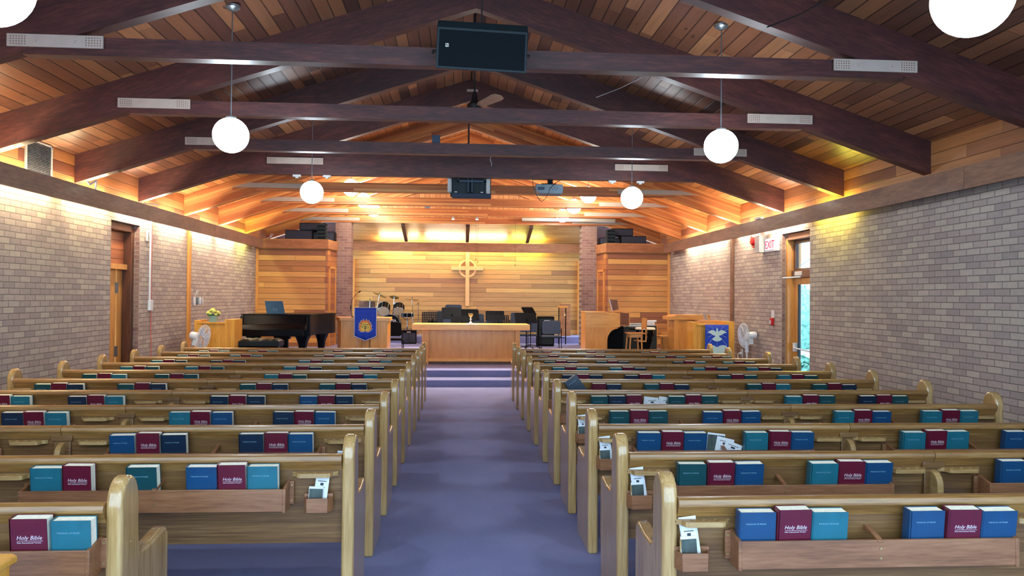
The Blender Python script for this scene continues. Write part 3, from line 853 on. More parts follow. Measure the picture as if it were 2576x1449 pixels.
# cards, pencils and loose papers in the pews
def card(x, y, z, w, h, label, name='prayer_card', rot=0, photo=True, lean=-.12, grp='cards in the pew card holders'):
    o = MB().box(0, w, 0, .0015, 0, h).build(name, 'paper', loc=(x, y, z), rot=(lean, rot, 0))
    tag(o, label, 'paper', grp)
    ik = MB()
    if photo: ik.box(0.002, w-.002, -.0012, 0, .004, h-.012); ik.build('photograph', 'paper_dark', o)
    else:
        ik.box(w*.18, w*.82, -.0008, 0, h*.86, h*.88); ik.box(w*.38, w*.62, -.0008, 0, h*.74, h*.82); ik.box(w*.25, w*.75, -.0008, 0, h*.68, h*.69); ik.build('print', 'ink', o)
    return o
for row in (0, 1, 2, 3):
    Y = PY0+row*PSTEP
    nm = ORD[row]
    card(.95, Y-.045, .578, .075, .20, 'tall white card with a dark drawing, holder of the %s right pew' % nm, rot=-.12, photo=False)
    card(.945, Y-.052, .578, .065, .165, 'shorter white prayer card in front, holder of the %s right pew' % nm, rot=-.07, photo=False)
    card(.935, Y-.058, .578, .07, .125, 'small dark photo leaflet at the front, holder of the %s right pew' % nm, 'leaflet', rot=-.05)
    o = MB().tube([(.932, Y-.045, .58), (.929, Y-.047, .69)], .004, 6).build('pencil', 'oak_holder'); tag(o, 'short pencil standing in the card holder of the %s right pew' % nm, 'pencil')
for row in (1, 2):
    Y = PY0+row*PSTEP
    card(-.77, Y-.048, .578, .07, .17, 'white prayer card, holder of the %s left pew' % ORD[row], rot=.10, photo=False)
    card(-.79, Y-.056, .578, .075, .12, 'small dark photo leaflet, holder of the %s left pew' % ORD[row], 'leaflet', rot=.03)
card(-1.70, PY0-.05, .50, .085, .15, 'white card with black print low behind the short pew nearest the camera', rot=.02, photo=False, grp=None)
pe = [o for o in SC.objects if o.name.startswith('pew_end') and o.parent and o.parent.name == 'church_pew'][-1]
for yy, zz in ((.062, .80), (.062, .68)):
    cp = MB().lathe([(.006, 0), (.005, .003)], seg=10, M=Matrix.Rotation(pi/2, 4, 'Y')).build('bolt_cap', 'oak_holder', pe, loc=(.0335, yy, zz))
def papers(row, x, labs):
    Y = PY0+row*PSTEP
    for k, l in enumerate(labs):
        card(x+k*.045, Y-.06-.004*k, .61, .12, .20-.02*k, l, 'bulletin', rot=.12+.12*k*(1 if row == 2 else -1.5), photo=(k == 0 and row == 2), grp='loose bulletins in the right-hand racks')
papers(2, 1.64, ['white bulletin with a dark photo beside the blue book, third right pew', 'white bulletin behind another, fanned right, third right pew', 'rightmost fanned white bulletin, third right pew'])
papers(4, 1.66, ['tilted white sheet beside the maroon Bible, fifth right pew', 'low white sheet fanned to the right, fifth right pew'])
papers(4, 1.80, ['white sheet leaning between book sets, fifth right pew', 'white sheet touching the green hymn book, fifth right pew'])
# corner of a small table, bottom left
t = thing('side_table', 'golden wooden table corner at the very bottom left of the picture', 'table', (-1.578, 2.61, 0))
MB().prism([(-.45, -.30), (.0, -.30), (.0, .235), (-.03, .26), (-.45, .26)], .735, .76, 'z').build('tabletop', 'gold_z', t, bevel=.006)
MB().box(-.045, -.02, -.24, .22, .30, .735).build('apron', 'gold_z', t)
for sx in (-.40, -.066):
    for sy in (-.25, .20): MB().box(sx-.02, sx+.02, sy-.02, sy+.02, 0, .735).build('leg', 'gold_z', t)

# ------------------------------------------------------------------ communion table
ZP, ZC, ZR = .253, .45, .63
t = thing('communion_table', 'long golden oak communion table at the head of the aisle', 'table', (.22, 16.62, ZP))
def al(px): return at(px, 870, Y=16.3).x-.22
MB().box(al(1037), al(1331), -.50, .42, .745, .865).build('tabletop', 'altar_x', t, bevel=.004)
for a, b, n in ((1061, 1078, 'side_panel'), (1296, 1308, 'side_panel')):
    MB().box(al(a), al(b), -.30, .34, .0, .745).build(n, 'altar_z', t, bevel=.003)
MB().box(al(1078), al(1296), -.24, -.21, .13, .745).build('front_panel', 'altar_z', t)
MB().box(al(1076), al(1298), -.30, -.20, .06, .13).build('plinth_board', 'altar_x', t, bevel=.008)
MB().box(al(1078), al(1296), -.27, -.18, .0, .06).build('kick_board', 'dark_z', t)
p = at(1184, 815, Y=16.35)
t = thing('chalice', 'silver chalice with a golden bowl on the communion table', 'chalice', (p.x, 16.35, ZP+.865))
MB().lathe([(.0, 0), (.062, 0), (.058, .01), (.03, .03), (.012, .06), (.011, .09), (.024, .105), (.011, .12), (.011, .14), (.02, .155)], seg=20).build('stem', 'white', t, smooth=True)
MB().lathe([(.018, .155), (.042, .175), (.05, .2), (.048, .228), (.044, .228), (.0, .18)], seg=20).build('bowl', 'brass', t, smooth=True)
o = MB().lathe([(0, 0), (.14, 0), (.14, .004), (0, .004)], seg=24).build('doily', 'paper', loc=(p.x+.03, 16.36, ZP+.8655)); tag(o, 'flat white doily under the chalice on the communion table', 'cloth')
o.location.z = ZP+.8652
bpy.data.objects['chalice'].location.z += .0045
# ------------------------------------------------------------------ wall cross
Yw = 21.8
def wl(px, py): q = at(px, py, Y=Yw-.05); return q.x, q.z
cx, cz = wl(1176, 675)
t = thing('wall_cross', 'pale wooden ringed cross on the boarded back wall', 'cross', (cx, Yw, cz))
zt, zb = wl(1176, 634)[1]-cz, wl(1174, 770)[1]-cz
MB().box(-.055, .055, -.08, 0, zb, zt).build('upright', 'cross_wood', t, bevel=.004)
MB().box(wl(1135, 675)[0]-cx, wl(1216, 675)[0]-cx, -.075, -.01, -.055, .055).build('crossbar', 'cross_wood', t, bevel=.004)
m = MB(); ro, ri = .265, .205
vs = []; n = 48
for k in range(n):
    a = 2*pi*k/n
    vs += [(ro*cos(a), -.05, ro*sin(a)), (ri*cos(a), -.05, ri*sin(a)), (ri*cos(a), -.01, ri*sin(a)), (ro*cos(a), -.01, ro*sin(a))]
fs = []
for k in range(n):
    a, b = 4*k, 4*((k+1) % n)
    for j in range(4): fs.append((a+j, a+(j+1) % 4, b+(j+1) % 4, b+j))
m.add(vs, fs).build('ring', 'cross_wood', t)

# ------------------------------------------------------------------ pulpit with banner (left)
Yp = 15.35
def px_x(px, Y): return at(px, 840, Y=Y).x
def px_z(py, Y, px=900): return at(px, py, Y=Y).z
x0, x1 = px_x(835, Yp), px_x(980, Yp)
t = thing('pulpit', 'large oak pulpit with a blue flame banner, left of the communion table', 'pulpit', ((x0+x1)/2, Yp+.4, ZP))
W = (x1-x0)/2; H = px_z(799, Yp)-ZP
MB().box(W-.38, W-.05, -.36, .36, 0, H-.06).build('front_wing', 'altar_z', t, bevel=.003)
MB().prism([(-W+.03, .1), (-W+.17, -.36), (-W+.50, -.36), (-W+.50, -.33), (-W+.2, -.33), (-W+.07, .1)], 0, H-.06, 'z').build('side_wing', 'pale_z', t, bevel=.003)
MB().box(-W+.50, W-.38, -.22, -.18, 0, H-.06).build('center_panel', 'pale_z', t)
MB().box(-W+.50, -W+.56, -.28, -.2, 0, H-.06).build('post', 'altar_z', t)
MB().box(W-.48, W-.42, -.28, -.2, 0, H-.06).build('post', 'altar_z', t)
MB().prism([(-W, .1), (-W+.15, -.40), (-W+.52, -.40), (-W+.52, .38), (-W, .38)], H-.07, H, 'z').build('shelf_cap', 'pale_x', t, bevel=.006)
MB().prism([(W-.40, -.40), (W, -.40), (W-.02, .38), (W-.40, .38)], H-.07, H, 'z').build('shelf_cap', 'altar_x', t, bevel=.006)
MB().box(-W+.52, W-.40, -.1, .3, H+.02, H+.05).build('reading_desk', 'pale_x', t)
def banner(name, outline, x, y, z, label):
    """hanging cloth with a little depth and soft folds; outline is in metres, top at z=0"""
    t = thing(name, label, 'banner', (x, y, z))
    return t
# flame banner
bt = banner('hanging_banner', None, px_x(918, Yp-.1), Yp-.03, px_z(774, Yp-.1), 'blue pointed banner with an orange flame and green tree, on the pulpit')
s = (Yp-.03)/1905
hw, hh, pk = 27.0*s, 71*s, 82*s
m = MB(); NX = 24
vs = []; fs = []
rowsz = [0, -.15, -.3, -.45, -.6, -.8, -1]
for j, fz in enumerate(rowsz):
    for i in range(NX+1):
        u = -1+2*i/NX
        bot = -(hh+(pk-hh)*(1-abs(u)))
        vs.append((u*hw, .006*sin(u*9+fz*2)*(.3-fz), bot*-fz))
for j in range(len(rowsz)-1):
    for i in range(NX):
        a = j*(NX+1)+i; fs.append((a, a+1, a+NX+2, a+NX+1))
o = m.add(vs, fs).build('cloth', 'banner_blue', bt, smooth=True)
sm = o.modifiers.new('thickness', 'SOLIDIFY'); sm.thickness = .004; sm.offset = 1
m = MB(); q = [(-hw, .0, 0), (-hw, .0, -hh), (0, .0, -pk), (hw, .0, -hh), (hw, .0, 0)]
for a, b in zip(q[:-1], q[1:]): m.tube([(a[0], -.006, a[2]), (b[0], -.006, b[2])], .008, 6)
m.tube([(-hw, -.006, 0), (hw, -.006, 0)], .005, 6)
m.build('braid', 'banner_edge', bt)
def star_shape(R, n, seed, k, drop=0):
    r = random.Random(seed); p = []
    for i in range(n*2):
        a = -pi*.62+2*pi*.93*(i/(n*2-1))*1.0 - pi*.0
        a = -pi/2+.35+(2*pi-.7)*i/(n*2-1)
        rr = R*(k if i % 2 else 1)*r.uniform(.96, 1.06)
        p.append((rr*cos(a), rr*sin(a)))
    return p
FL = [(-2,-16),(-8,-16.5),(-12,-15),(-14,-12),(-17,-10),(-14,-8),(-16,-4),(-15.5,0),(-14.5,3),(-16.5,6),(-12.5,5.5),(-12,9),(-10,13),(-8,10),(-7,12.5),(-4.5,16),(-2.5,12),(0,11),(2,16.5),(4,12.5),(6,10.5),(8.5,14),(9.5,9.5),(11,7),(13.5,8.5),(13,4),(15.5,1),(15.5,-3),(14,-6),(17,-7.5),(14.5,-11),(11,-15),(7,-16.5),(2,-16),(0,-13)]
def flame(k): return [(x*k*s, z*k*s) for x, z in FL]
cz_ = -44*s
m = MB().prism([(x, z+cz_) for x, z in flame(1.04)], -.016, -.010, 'y'); m.build('white_outline', 'dove', bt)
MB().prism([(x, z+cz_) for x, z in flame(.95)], -.019, -.014, 'y').build('flame', 'flame_orange', bt)
MB().prism([(x, z+cz_-1.6*s) for x, z in flame(.78)], -.022, -.017, 'y').build('flame_heart', 'flame_yellow', bt)
m = MB()
def leaf(m, x, z, a, L, w, y0=-.026, y1=-.02):
    c, sn = cos(a), sin(a)
    pts = [(0, 0), (L*.35, w), (L, 0), (L*.35, -w)]
    m.prism([(x+p[0]*c-p[1]*sn, z+p[0]*sn+p[1]*c) for p in pts], y0, y1, 'y')
m.box(-.6*s, .6*s, -.026, -.02, cz_-15*s, cz_-1*s)
for (a, b, ang) in ((0, -9, .9), (0, -9, 2.3), (0, -4, .4), (0, -4, 2.8), (-6, -6, 2.6), (5, -7, .5), (-3, 0, 2.2), (3, 0, .9), (0, 0, 1.6), (-7, 3, 2.6), (7, 3, .8), (-7, -2, 3.0), (8, 0, .3)):
    leaf(m, a*s, cz_+b*s, ang, 5*s, 1.1*s)
m.build('tree_leaves', 'leaf', bt)
# gooseneck microphone
p0 = at(887, 798, Y=Yp+.1)
t = thing('gooseneck_microphone', 'black gooseneck microphone rising from the left side of the pulpit', 'microphone', (p0.x, Yp+.1, ZP+H))
pts = [at(x, y, Y=Yp+.1)-t.location for x, y in ((887, 798), (883, 785), (882, 772), (884, 758), (890, 747), (898, 738), (904, 734))]
MB().tube(pts, .005, 6).build('neck', 'black', t, smooth=True)
MB().tube([at(882, 778, Y=Yp+.1)-t.location, at(883, 769, Y=Yp+.1)-t.location], .011, 8).build('coupling', 'black', t)
MB().tube([at(902, 736, Y=Yp+.1)-t.location, at(907, 732, Y=Yp+.1)-t.location], [.010, .013], 8).build('microphone_head', 'black', t)
MB().lathe([(.03, 0), (.03, .012), (.01, .02)], (0, 0, 0), 12).build('base', 'black', t)

# ------------------------------------------------------------------ wooden screens either side
def wood_screen(label, xa, xb, Y, H, posts, depth=.45):
    t = thing('wooden_screen', label, 'screen', ((xa+xb)/2, Y+depth/2, 0))
    w = (xb-xa)/2; d = depth/2
    MB().box(-w+.1, w-.1, -d+.05, -d+.08, 0, H-.06).build('panel', 'gold_z', t)
    MB().box(-w+.06, w-.1, -d, -d+.14, H-.06, H-.03).build('top_ledge', 'gold_z', t, bevel=.003)
    MB().box(-w+.08, -w+.14, -d+.02, -d+.06, 0, H-.06).build('stile', 'gold_z', t)
    MB().box(-w, -w+.09, -d+.03, d, 0, H).build('side_panel', 'gold_z', t, bevel=.003)
    MB().box(w-.17, w, -d-.03, d, 0, H+.02).build('side_panel', 'gold_z', t, bevel=.003)
    return t
Ys = 13.75
xa, xb = px_x(487, Ys), px_x(591, Ys)
wood_screen('golden oak boxed screen by the left wall, under the flower pot', max(xa, XL+.04), xb, Ys, px_z(806, Ys, 540), None)
xa, xb = px_x(1746, Ys), px_x(1846, Ys)
ts = wood_screen('golden oak boxed screen by the right wall, behind the dove banner', xa, min(xb, XR-.04), Ys, px_z(811, Ys, 1790), None)
# flower pot
q = at(539, 807, Y=Ys+.13); zz = px_z(806, Ys, 540)-.03
t = thing('flower_pot', 'pale green pot of yellow flowers on the left oak screen', 'flower pot', (q.x, Ys+.08, zz))
MB().lathe([(.065, 0), (.085, .11), (.09, .115), (.08, .115), (.07, .09)], seg=18).build('pot', 'pot', t, smooth=True)
rf = random.Random(3); m = MB(); m2 = MB()
for k in range(26):
    a = rf.uniform(0, 2*pi); b = rf.uniform(0, 1); c = (.11*cos(a)*b**.5, .10*sin(a)*b**.5, .14+.08*(1-b)+rf.uniform(-.01, .02))
    m.ball(c, .026, 8, 6, (1, 1, .7))
for k in range(14):
    a = rf.uniform(0, 2*pi); m2.ball((.085*cos(a), .085*sin(a), .125), .03, 6, 5, (1, 1, .5))
m.build('flowers', 'petal', t, smooth=True); m2.build('leaves', 'foliage', t)
# dove banner
Yd = Ys-.06
xa, xb, zt, zb = px_x(1774, Yd), px_x(1833, Yd), px_z(817, Yd, 1800), px_z(896, Yd, 1800)
bt = thing('hanging_banner', 'blue banner with a white dove and open book, on the right oak screen', 'banner', ((xa+xb)/2, Yd, zt))
w = (xb-xa)/2; h = zt-zb
m = MB(); vs = []; fs = []
for j in range(7):
    for i in range(21):
        u = -1+.1*i; vs.append((u*w, .004*sin(u*7+j), -h*j/6))
for j in range(6):
    for i in range(20): a = j*21+i; fs.append((a, a+1, a+22, a+21))
o = m.add(vs, fs).build('cloth', 'banner_blue', bt, smooth=True)
sm = o.modifiers.new('thickness', 'SOLIDIFY'); sm.thickness = .004; sm.offset = 1
s = Yd/1905
c0 = (0, -16*s)
wing = [(0, 3), (2.5, 1), (3, -2), (8, 2), (14, 3), (20, 0), (26, -5), (17, -5), (12, -8), (7, -11), (5, -12), (4, -14), (10, -17), (13, -20), (9, -24), (4, -26), (0, -27)]
out = [(x, y) for x, y in wing]+[(-x, y) for x, y in wing[::-1][1:-1]]
out2 = out[:]
bird = [(0, 8), (2, 7), (2.6, 4), (2, 1), (4, -1), (8, 3), (14, 3.5), (20, 1), (26, -3.5), (20, -4), (15, -7), (10, -10), (5, -11), (5, -13), (12, -18), (13, -20), (8, -24), (0, -26), (-8, -24), (-13, -20), (-12, -18), (-5, -13), (-5, -11), (-10, -10), (-15, -7), (-20, -4), (-26, -3.5), (-20, 1), (-14, 3.5), (-8, 3), (-4, -1), (-2, 1), (-2.6, 4), (-2, 7)]
MB().prism([(x*s, y*s+c0[1]-1*s) for x, y in bird], -.014, -.008, 'y').build('dove', 'dove', bt)
m = MB()
bookp = [(-23, 0), (-16, 2), (-8, 1), (0, -4), (8, 1), (16, 2), (25, 0), (25, -26), (-23, -26)]
m.prism([(x*s, y*s-54*s) for x, y in bookp], -.014, -.008, 'y'); m.build('open_book', 'dove', bt)
m = MB()
for a, r0, r1 in ((pi/2, 8, 16), (pi/2+.75, 14, 26), (pi/2-.75, 14, 26), (.35, 22, 30), (pi-.35, 22, 30), (-.4, 14, 26), (pi+.4, 14, 26), (-pi/2, 24, 36), (-pi/2+.7, 18, 40), (-pi/2-.7, 18, 40)):
    cxr, czr = 0, c0[1]-6*s
    x0, z0, x1, z1 = cxr+r0*s*cos(a), czr+r0*s*sin(a), cxr+r1*s*cos(a), czr+r1*s*sin(a)
    x0, x1 = max(-w, min(w, x0)), max(-w, min(w, x1)); z0, z1 = min(0, z0), min(0, z1)
    m.tube([(x0, -.008, z0), (x1, -.008, z1)], .0025, 5)
m.build('rays', 'banner_edge', bt)
# cross and little box behind the right screen
q = at(1783, 812, Y=14.31)
t = thing('wooden_box', 'long wooden box with a tiny cross on top, behind the dove banner screen', 'box', (q.x, 14.31, .0))
zb_ = px_z(811, 14.31, 1783)
MB().box(-.19, .19, -.08, .08, .0, zb_+.02).build('body', 'pale_x', t, bevel=.004)
MB().box(-.17, .17, -.07, .07, zb_+.02, zb_+.045).build('lid', 'pale_x', t, bevel=.004)
m = MB(); m.box(-.012, .012, -.01, .01, zb_+.045, zb_+.155); m.box(-.035, .035, -.01, .01, zb_+.10, zb_+.12); m.build('cross', 'pale_z', t)

# ------------------------------------------------------------------ lectern (right)
Yl = 15.1
xa, xb = px_x(1684, Yl), px_x(1771, Yl)
zt, zt2 = px_z(792, Yl, 1720), px_z(805, Yl, 1720)
xm = (xa+xb)/2
t = thing('lectern', 'oak lectern with a slanted flat top, right of the organ', 'lectern', (xm, Yl+.28, ZP-.13+.005))
zo = ZP-.125
t.location.z = .253 if Yl > 15.02 else .125
zo = t.location.z
m = MB(); W = (xb-xa)/2
m.prism([(-W, zt2-zo), (W, zt2-zo), (W-.01, zt-zo), (-W+.16, zt-zo), (-W+.08, zt-zo-.03), (-W, zt-zo-.035)], -.25, .25, 'y')
m.build('top', 'pale_x', t, bevel=.004)
xl, xr2 = px_x(1697, Yl)-xm, px_x(1757, Yl)-xm
MB().box(xl, xl+.10, -.24, .2, 0, zt2-zo).build('side_panel', 'pale_z', t, bevel=.003)
MB().box(xr2-.06, xr2, -.24, .2, 0, zt2-zo).build('side_panel', 'pale_z', t, bevel=.003)
MB().box(xl+.1, xr2-.06, -.19, -.16, 0, zt2-zo).build('front_panel', 'pale_z', t)

# ------------------------------------------------------------------ organ
Yo = 15.5
xa, xb = px_x(1473, Yo), px_x(1560, Yo)
zt = px_z(784, Yo, 1510)-ZP; zm = px_z(823, Yo, 1510)-ZP
t = thing('organ_console', 'golden oak electric organ beside the right brick column', 'organ', (xa, Yo, ZP))
W = xb-xa; D = 1.35
MB().box(0, W, 0, .62, zm, zt-.03).build('key_desk', 'altar_x', t, bevel=.003)
MB().box(-.01, W*.63, -.01, .64, zt-.03, zt).build('top', 'altar_x', t, bevel=.003)
MB().prism([(W, zm+.03), (W+.19, zm+.06), (W+.19, zt-.03), (W, zt-.02)], .04, .6, 'y').build('roll_cover', planks('tambour slats', [(120, 70, 34), (150, 92, 48)], 0, 2, .018, 4, .15, .4), t)
MB().box(W+.19, W+.205, .02, .62, zm+.03, zt-.01).build('end_board', 'pale_z', t)
cut = [(0, 0), (W*.63, 0)]+[(W*.63+.22-.22*cos(a*pi/16), zm-.28+.25*sin(a*pi/16)) for a in range(0, 9)]+[(W*.63+.22, zm-.0), (0, zm-.0)]
MB().prism(cut, 0, .05, 'y').build('front_panel', 'altar_z', t)
MB().box(0, .04, .05, .6, 0, zm).build('side_panel', 'altar_z', t)
MB().box(W*.63+.05, W+.18, .5, .55, 0, zm).build('knee_panel', 'black', t)
m = MB()
for k in range(9): m.box(W*.66+k*.04, W*.66+k*.04+.02, .08, .48, 0, .05)
m.build('pedals', 'black', t)
# music desk on the organ
q = at(1545, 785, Y=Yo+.25)
t2 = thing('music_desk', 'small brown wooden music desk leaning on top of the organ', 'music stand', (q.x, Yo+.25, ZP+zt))
MB().prism([(-.03, .02), (.10, .02), (.06, .25), (-.10, .25)], -.005, .012, 'y').build('board', 'fascia', t2)
MB().prism([(-.045, .01), (-.03, .01), (-.10, .25), (-.115, .25)], -.03, .02, 'y').build('edge', 'banner_edge', t2)
MB().prism([(-.08, 0), (.16, 0), (.16, .02), (.08, .045), (-.03, .02)], -.06, .08, 'y').build('ledge', 'pale_x', t2)
t2.scale = (1, 1, 1)
# dark grey curved cabinet behind
Yk = 16.1
x0, x1 = px_x(1556, Yk), px_x(1628, Yk); xE = px_x(1655, Yk)
zk = px_z(822, Yk, 1600)-ZP
t = thing('piano', 'dark grey panelled upright piano behind the wooden chair', 'piano', (x0, Yk, ZP))
W = x1-x0
pts = [(0, 0), (W, 0), (W, zk), (.2, zk)]+[(.2-.2*sin(a*pi/16), zk-.2+.2*cos(a*pi/16)) for a in range(1, 9)]
MB().prism(pts, 0, .55, 'y').build('case', 'brown_bin', t, bevel=.004)
MB().box(W, xE-x0-.015, .05, .58, 0, zk+.02).build('back_panel', 'brown_bin', t)
MB().box(xE-x0-.015, xE-x0, .03, .6, 0, zk+.03).build('end_strip', 'pale_z', t)
# stacked music and books on it
q = px_x(1586, Yk); z0 = ZP+zk
for k in range(5):
    o = MB().box(0, .29-.012*k, 0, .22, 0, .013).build('sheet_music', ['paper', 'dove', 'paper', 'grey', 'paper'][k], loc=(px_x(1587, Yk)+.01*k, Yk+.1, z0+.0005+k*.0135), rot=(0, 0, .02*k-.03))
    tag(o, 'sheet music booklet in the flat pile on the grey piano, %s' % ['lowest', 'second from the bottom', 'in the middle', 'second from the top', 'topmost'][k], 'booklet', 'sheet music pile on the grey piano')
for k in range(3):
    o = MB().box(0, [.13, .13, .17][k], 0, .16, 0, .038).build('white_book', 'white', loc=(px_x(1638, Yk), Yk+.2, ZP+zk+.0205+k*.0385), bevel=.003)
    tag(o, 'white book stacked on the right end of the grey piano, %s' % ['bottom', 'middle', 'top'][k], 'book', 'white books on the grey piano')
# percussion / keyboard on the stool side: black keyboard case with cream lid
q = px_x(1612, 15.75)
t = thing('hand_drum', 'dark drum with a pale skin standing before the grey piano', 'drum', (px_x(1622, 15.75), 15.72, ZP))
zh = px_z(825, 15.75, 1620)-ZP
MB().lathe([(.10, 0), (.12, .05), (.10, zh*.5), (.19, zh-.14), (.205, zh-.03)], seg=24).build('shell', 'black', t, smooth=True)
MB().lathe([(.21, zh-.03), (.21, zh-.005), (.19, zh+.012), (.0, zh+.02)], seg=24).build('drum_skin', 'pages', t, smooth=True)
m = MB()
for k in range(8):
    a = 2*pi*k/8; m.tube([(.21*cos(a), .21*sin(a), zh-.02), (.165*cos(a), .165*sin(a), zh-.22)], .006, 6)
m.build('tuning_rods', 'chrome', t)
MB().tube([(-.19, 0, zh-.03), (-.34, -.02, zh-.02)], .014, 8).build('handle', 'black', t)
# wooden chair facing right
Yc = 15.02
xs0 = px_x(1584, Yc); z_seat = px_z(838, Yc, 1600)-ZP
t = thing('wooden_chair', 'pale wooden side chair in front of the grey piano, facing left', 'chair', (px_x(1604, Yc), Yc+.25, ZP))
zs = z_seat
MB().box(-.165, .185, -.2, .2, zs-.025, zs).build('seat', 'pale_x', t, bevel=.006)
MB().box(-.135, .115, -.17, .17, zs-.095, zs-.025).build('apron', 'pale_x', t, bevel=.003)
for sy in (-.16, .16):
    MB().tube([(-.12, sy, zs-.08), (-.165, sy*1.15, 0)], [.017, .012], 8).build('leg', 'pale_z', t)
    MB().tube([(.10, sy, zs-.08), (.125, sy*1.15, 0)], [.017, .012], 8).build('leg', 'pale_z', t)
    MB().tube([(.19, sy, zs-.17), (.20, sy, zs+.24)], .014, 8).build('back_post', 'pale_z', t)
    MB().box(.02, .20, sy-.01, sy+.01, zs-.18, zs-.155).build('arm_brace', 'pale_x', t)
MB().prism([(.175, zs+.08), (.195, zs+.08), (.215, zs+.30), (.195, zs+.30)], -.19, .19, 'y').build('backrest', 'pale_x', t)
t2 = thing('wooden_stool', 'low amber brown wooden stool under the pale chair back', 'stool', (px_x(1628, 15.7), 15.35, ZP))
MB().lathe([(.08, 0), (.09, .25), (.12, .28), (.0, .3)], seg=16).build('body', 'stain', t2, smooth=True)
t2.location = (px_x(1636, 15.3), 15.3, ZP)
# wooden bench with X legs partly behind the lectern
Yb = 15.6
t = thing('wooden_bench', 'pale wooden bench with splayed legs, partly behind the lectern', 'bench', (px_x(1690, Yb), Yb, ZP))
zs = px_z(845, Yb, 1690)-ZP
MB().box(-.24, .25, 0, .35, zs-.03, zs).build('seat', 'pale_x', t, bevel=.006)
MB().prism([(-.24, 0+.10), (.25, .04), (.25, .09), (-.24, .15)], .36, .38, 'y').build('brace', 'pale_x', t)
for sx in (-.12, .05):
    MB().tube([(sx, .06, zs-.03), (sx+(.05 if sx < 0 else -.05), .02, 0)], [.016, .014], 8).build('leg', 'pale_z', t)
    MB().tube([(sx, .3, zs-.03), (sx+(.05 if sx < 0 else -.05), .34, 0)], [.016, .014], 8).build('leg', 'pale_z', t)
t = thing('wooden_pew_chair', 'curved pale wooden armchair side behind the lectern', 'chair', (px_x(1690, 16.2), 16.2, ZP))
zz = px_z(835, 16.2, 1670)-ZP; z2 = px_z(806, 16.2, 1690)-ZP
MB().prism([(-.24, .15), (.12, .12), (.12, z2), (.03, z2-.02), (.0, zz+.05), (-.05, zz+.0), (-.22, zz), (-.24, zz-.03)], 0, .04, 'y').build('side_panel', 'pale_x', t, bevel=.004)
MB().prism([(-.24, 0), (.12, 0), (.12, .13), (-.24, .16)], .01, .3, 'y').build('base', 'black', t)

# ------------------------------------------------------------------ pedestal fans
def pedestal_fan(X, Y, zc, label, turn, tilt, R=.225):
    t = thing('pedestal_fan', label, 'fan', (X, Y, 0))
    MB().lathe([(.20, 0), (.20, .02), (.05, .045), (.02, .06)], seg=24).build('base', 'white', t, smooth=True)
    MB().tube([(0, 0, .04), (0, 0, zc-.14)], .013, 10).build('pole', 'white', t)
    MB().lathe([(.03, zc-.30), (.03, zc-.14), (.022, zc-.10)], seg=14).build('collar', 'white', t, smooth=True)
    Mh = Matrix.Translation((0, 0, zc)) @ Matrix.Rotation(turn, 4, 'Z') @ Matrix.Rotation(tilt, 4, 'X')
    m = MB().lathe([(.0, 0), (.05, 0), (.065, .02), (.065, .13), (.05, .15), (0, .155)], seg=18, M=Mh @ Matrix.Translation((0, .02, 0)) @ Matrix.Rotation(-pi/2, 4, 'X'))
    m.box(-.02, .02, .03, .1, -.16, -.04, Mh); m.build('motor_housing', 'white', t, smooth=True)
    g = MB()
    for k in range(36):
        a = 2*pi*k/36
        pts = [(cos(a)*r, y, sin(a)*r) for r, y in ((.03, -.12), (.12, -.115), (R*.9, -.09), (R, -.045), (R*.9, -.01), (.05, .01))]
        g.tube([Mh @ Vector(p) for p in pts], .0022, 4)
    for r, y in ((R, -.045), (R*.75, -.105), (R*.4, -.118)):
        g.tube([Mh @ Vector((cos(2*pi*k/32)*r, y, sin(2*pi*k/32)*r)) for k in range(33)], .004, 5)
    g.lathe([(0, 0), (.045, 0), (.04, .012), (0, .016)], seg=16, M=Mh @ Matrix.Translation((0, -.118, 0)) @ Matrix.Rotation(pi/2, 4, 'X'))
    g.build('guard', 'white', t)
    b = MB()
    for k in range(3):
        a = 2*pi*k/3
        vs = []
        for j, (r, w_) in enumerate(((.03, .03), (.08, .10), (.15, .14), (.195, .09))):
            for sg in (-.5, .5):
                vs.append(Mh @ Vector((cos(a+sg*w_/max(r, .05)*1.0)*r, -.05+sg*.03, sin(a+sg*w_/max(r, .05)*1.0)*r)))
        b.add(vs, [(0, 1, 3, 2), (2, 3, 5, 4), (4, 5, 7, 6)])
    o = b.build('blade', 'white', t); sm = o.modifiers.new('thickness', 'SOLIDIFY'); sm.thickness = .004
    return t
q = at(512, 848, Y=13.3)
pedestal_fan(q.x-.06, 13.3, q.z, 'white pedestal fan by the left wall, head turned right', radians(84), radians(12))
q = at(1872, 844, Y=13.25)
t = pedestal_fan(q.x+.05, 13.25, q.z, 'white pedestal fan by the right wall, head turned left', radians(-91), radians(4))

# ------------------------------------------------------------------ grand piano
Yg = 15.25
def gx(px): return at(px, 830, Y=Yg).x
X0 = gx(594); t = thing('grand_piano', 'black grand piano in front of the left storage room', 'piano', (X0, Yg, ZP))
zL = px_z(791, Yg, 700)-ZP; zK = px_z(826, Yg, 700)-ZP; zB = px_z(843, Yg, 700)-ZP
Wd = gx(775)-X0
case = [(0, .0), (Wd-.06, 0), (Wd, .05), (Wd, .4), (Wd+.02, 1.0), (Wd+.22, 1.45), (Wd+.27, 1.75), (Wd+.12, 2.0), (Wd-.2, 2.05), (Wd-.5, 1.8), (.4, 1.3), (.06, 1.0), (.02, .5)]
rim = [(.05, .28), (Wd-.02, .28), (Wd, .45), (Wd+.02, 1.0), (Wd+.22, 1.45), (Wd+.25, 1.75), (Wd+.10, 1.98), (Wd-.2, 2.0), (Wd-.6, 1.8), (.4, 1.4), (.06, 1.0)]
MB().prism(rim, zK-.16, zL-.02, 'z').build('rim', 'black_gloss', t, bevel=.004)
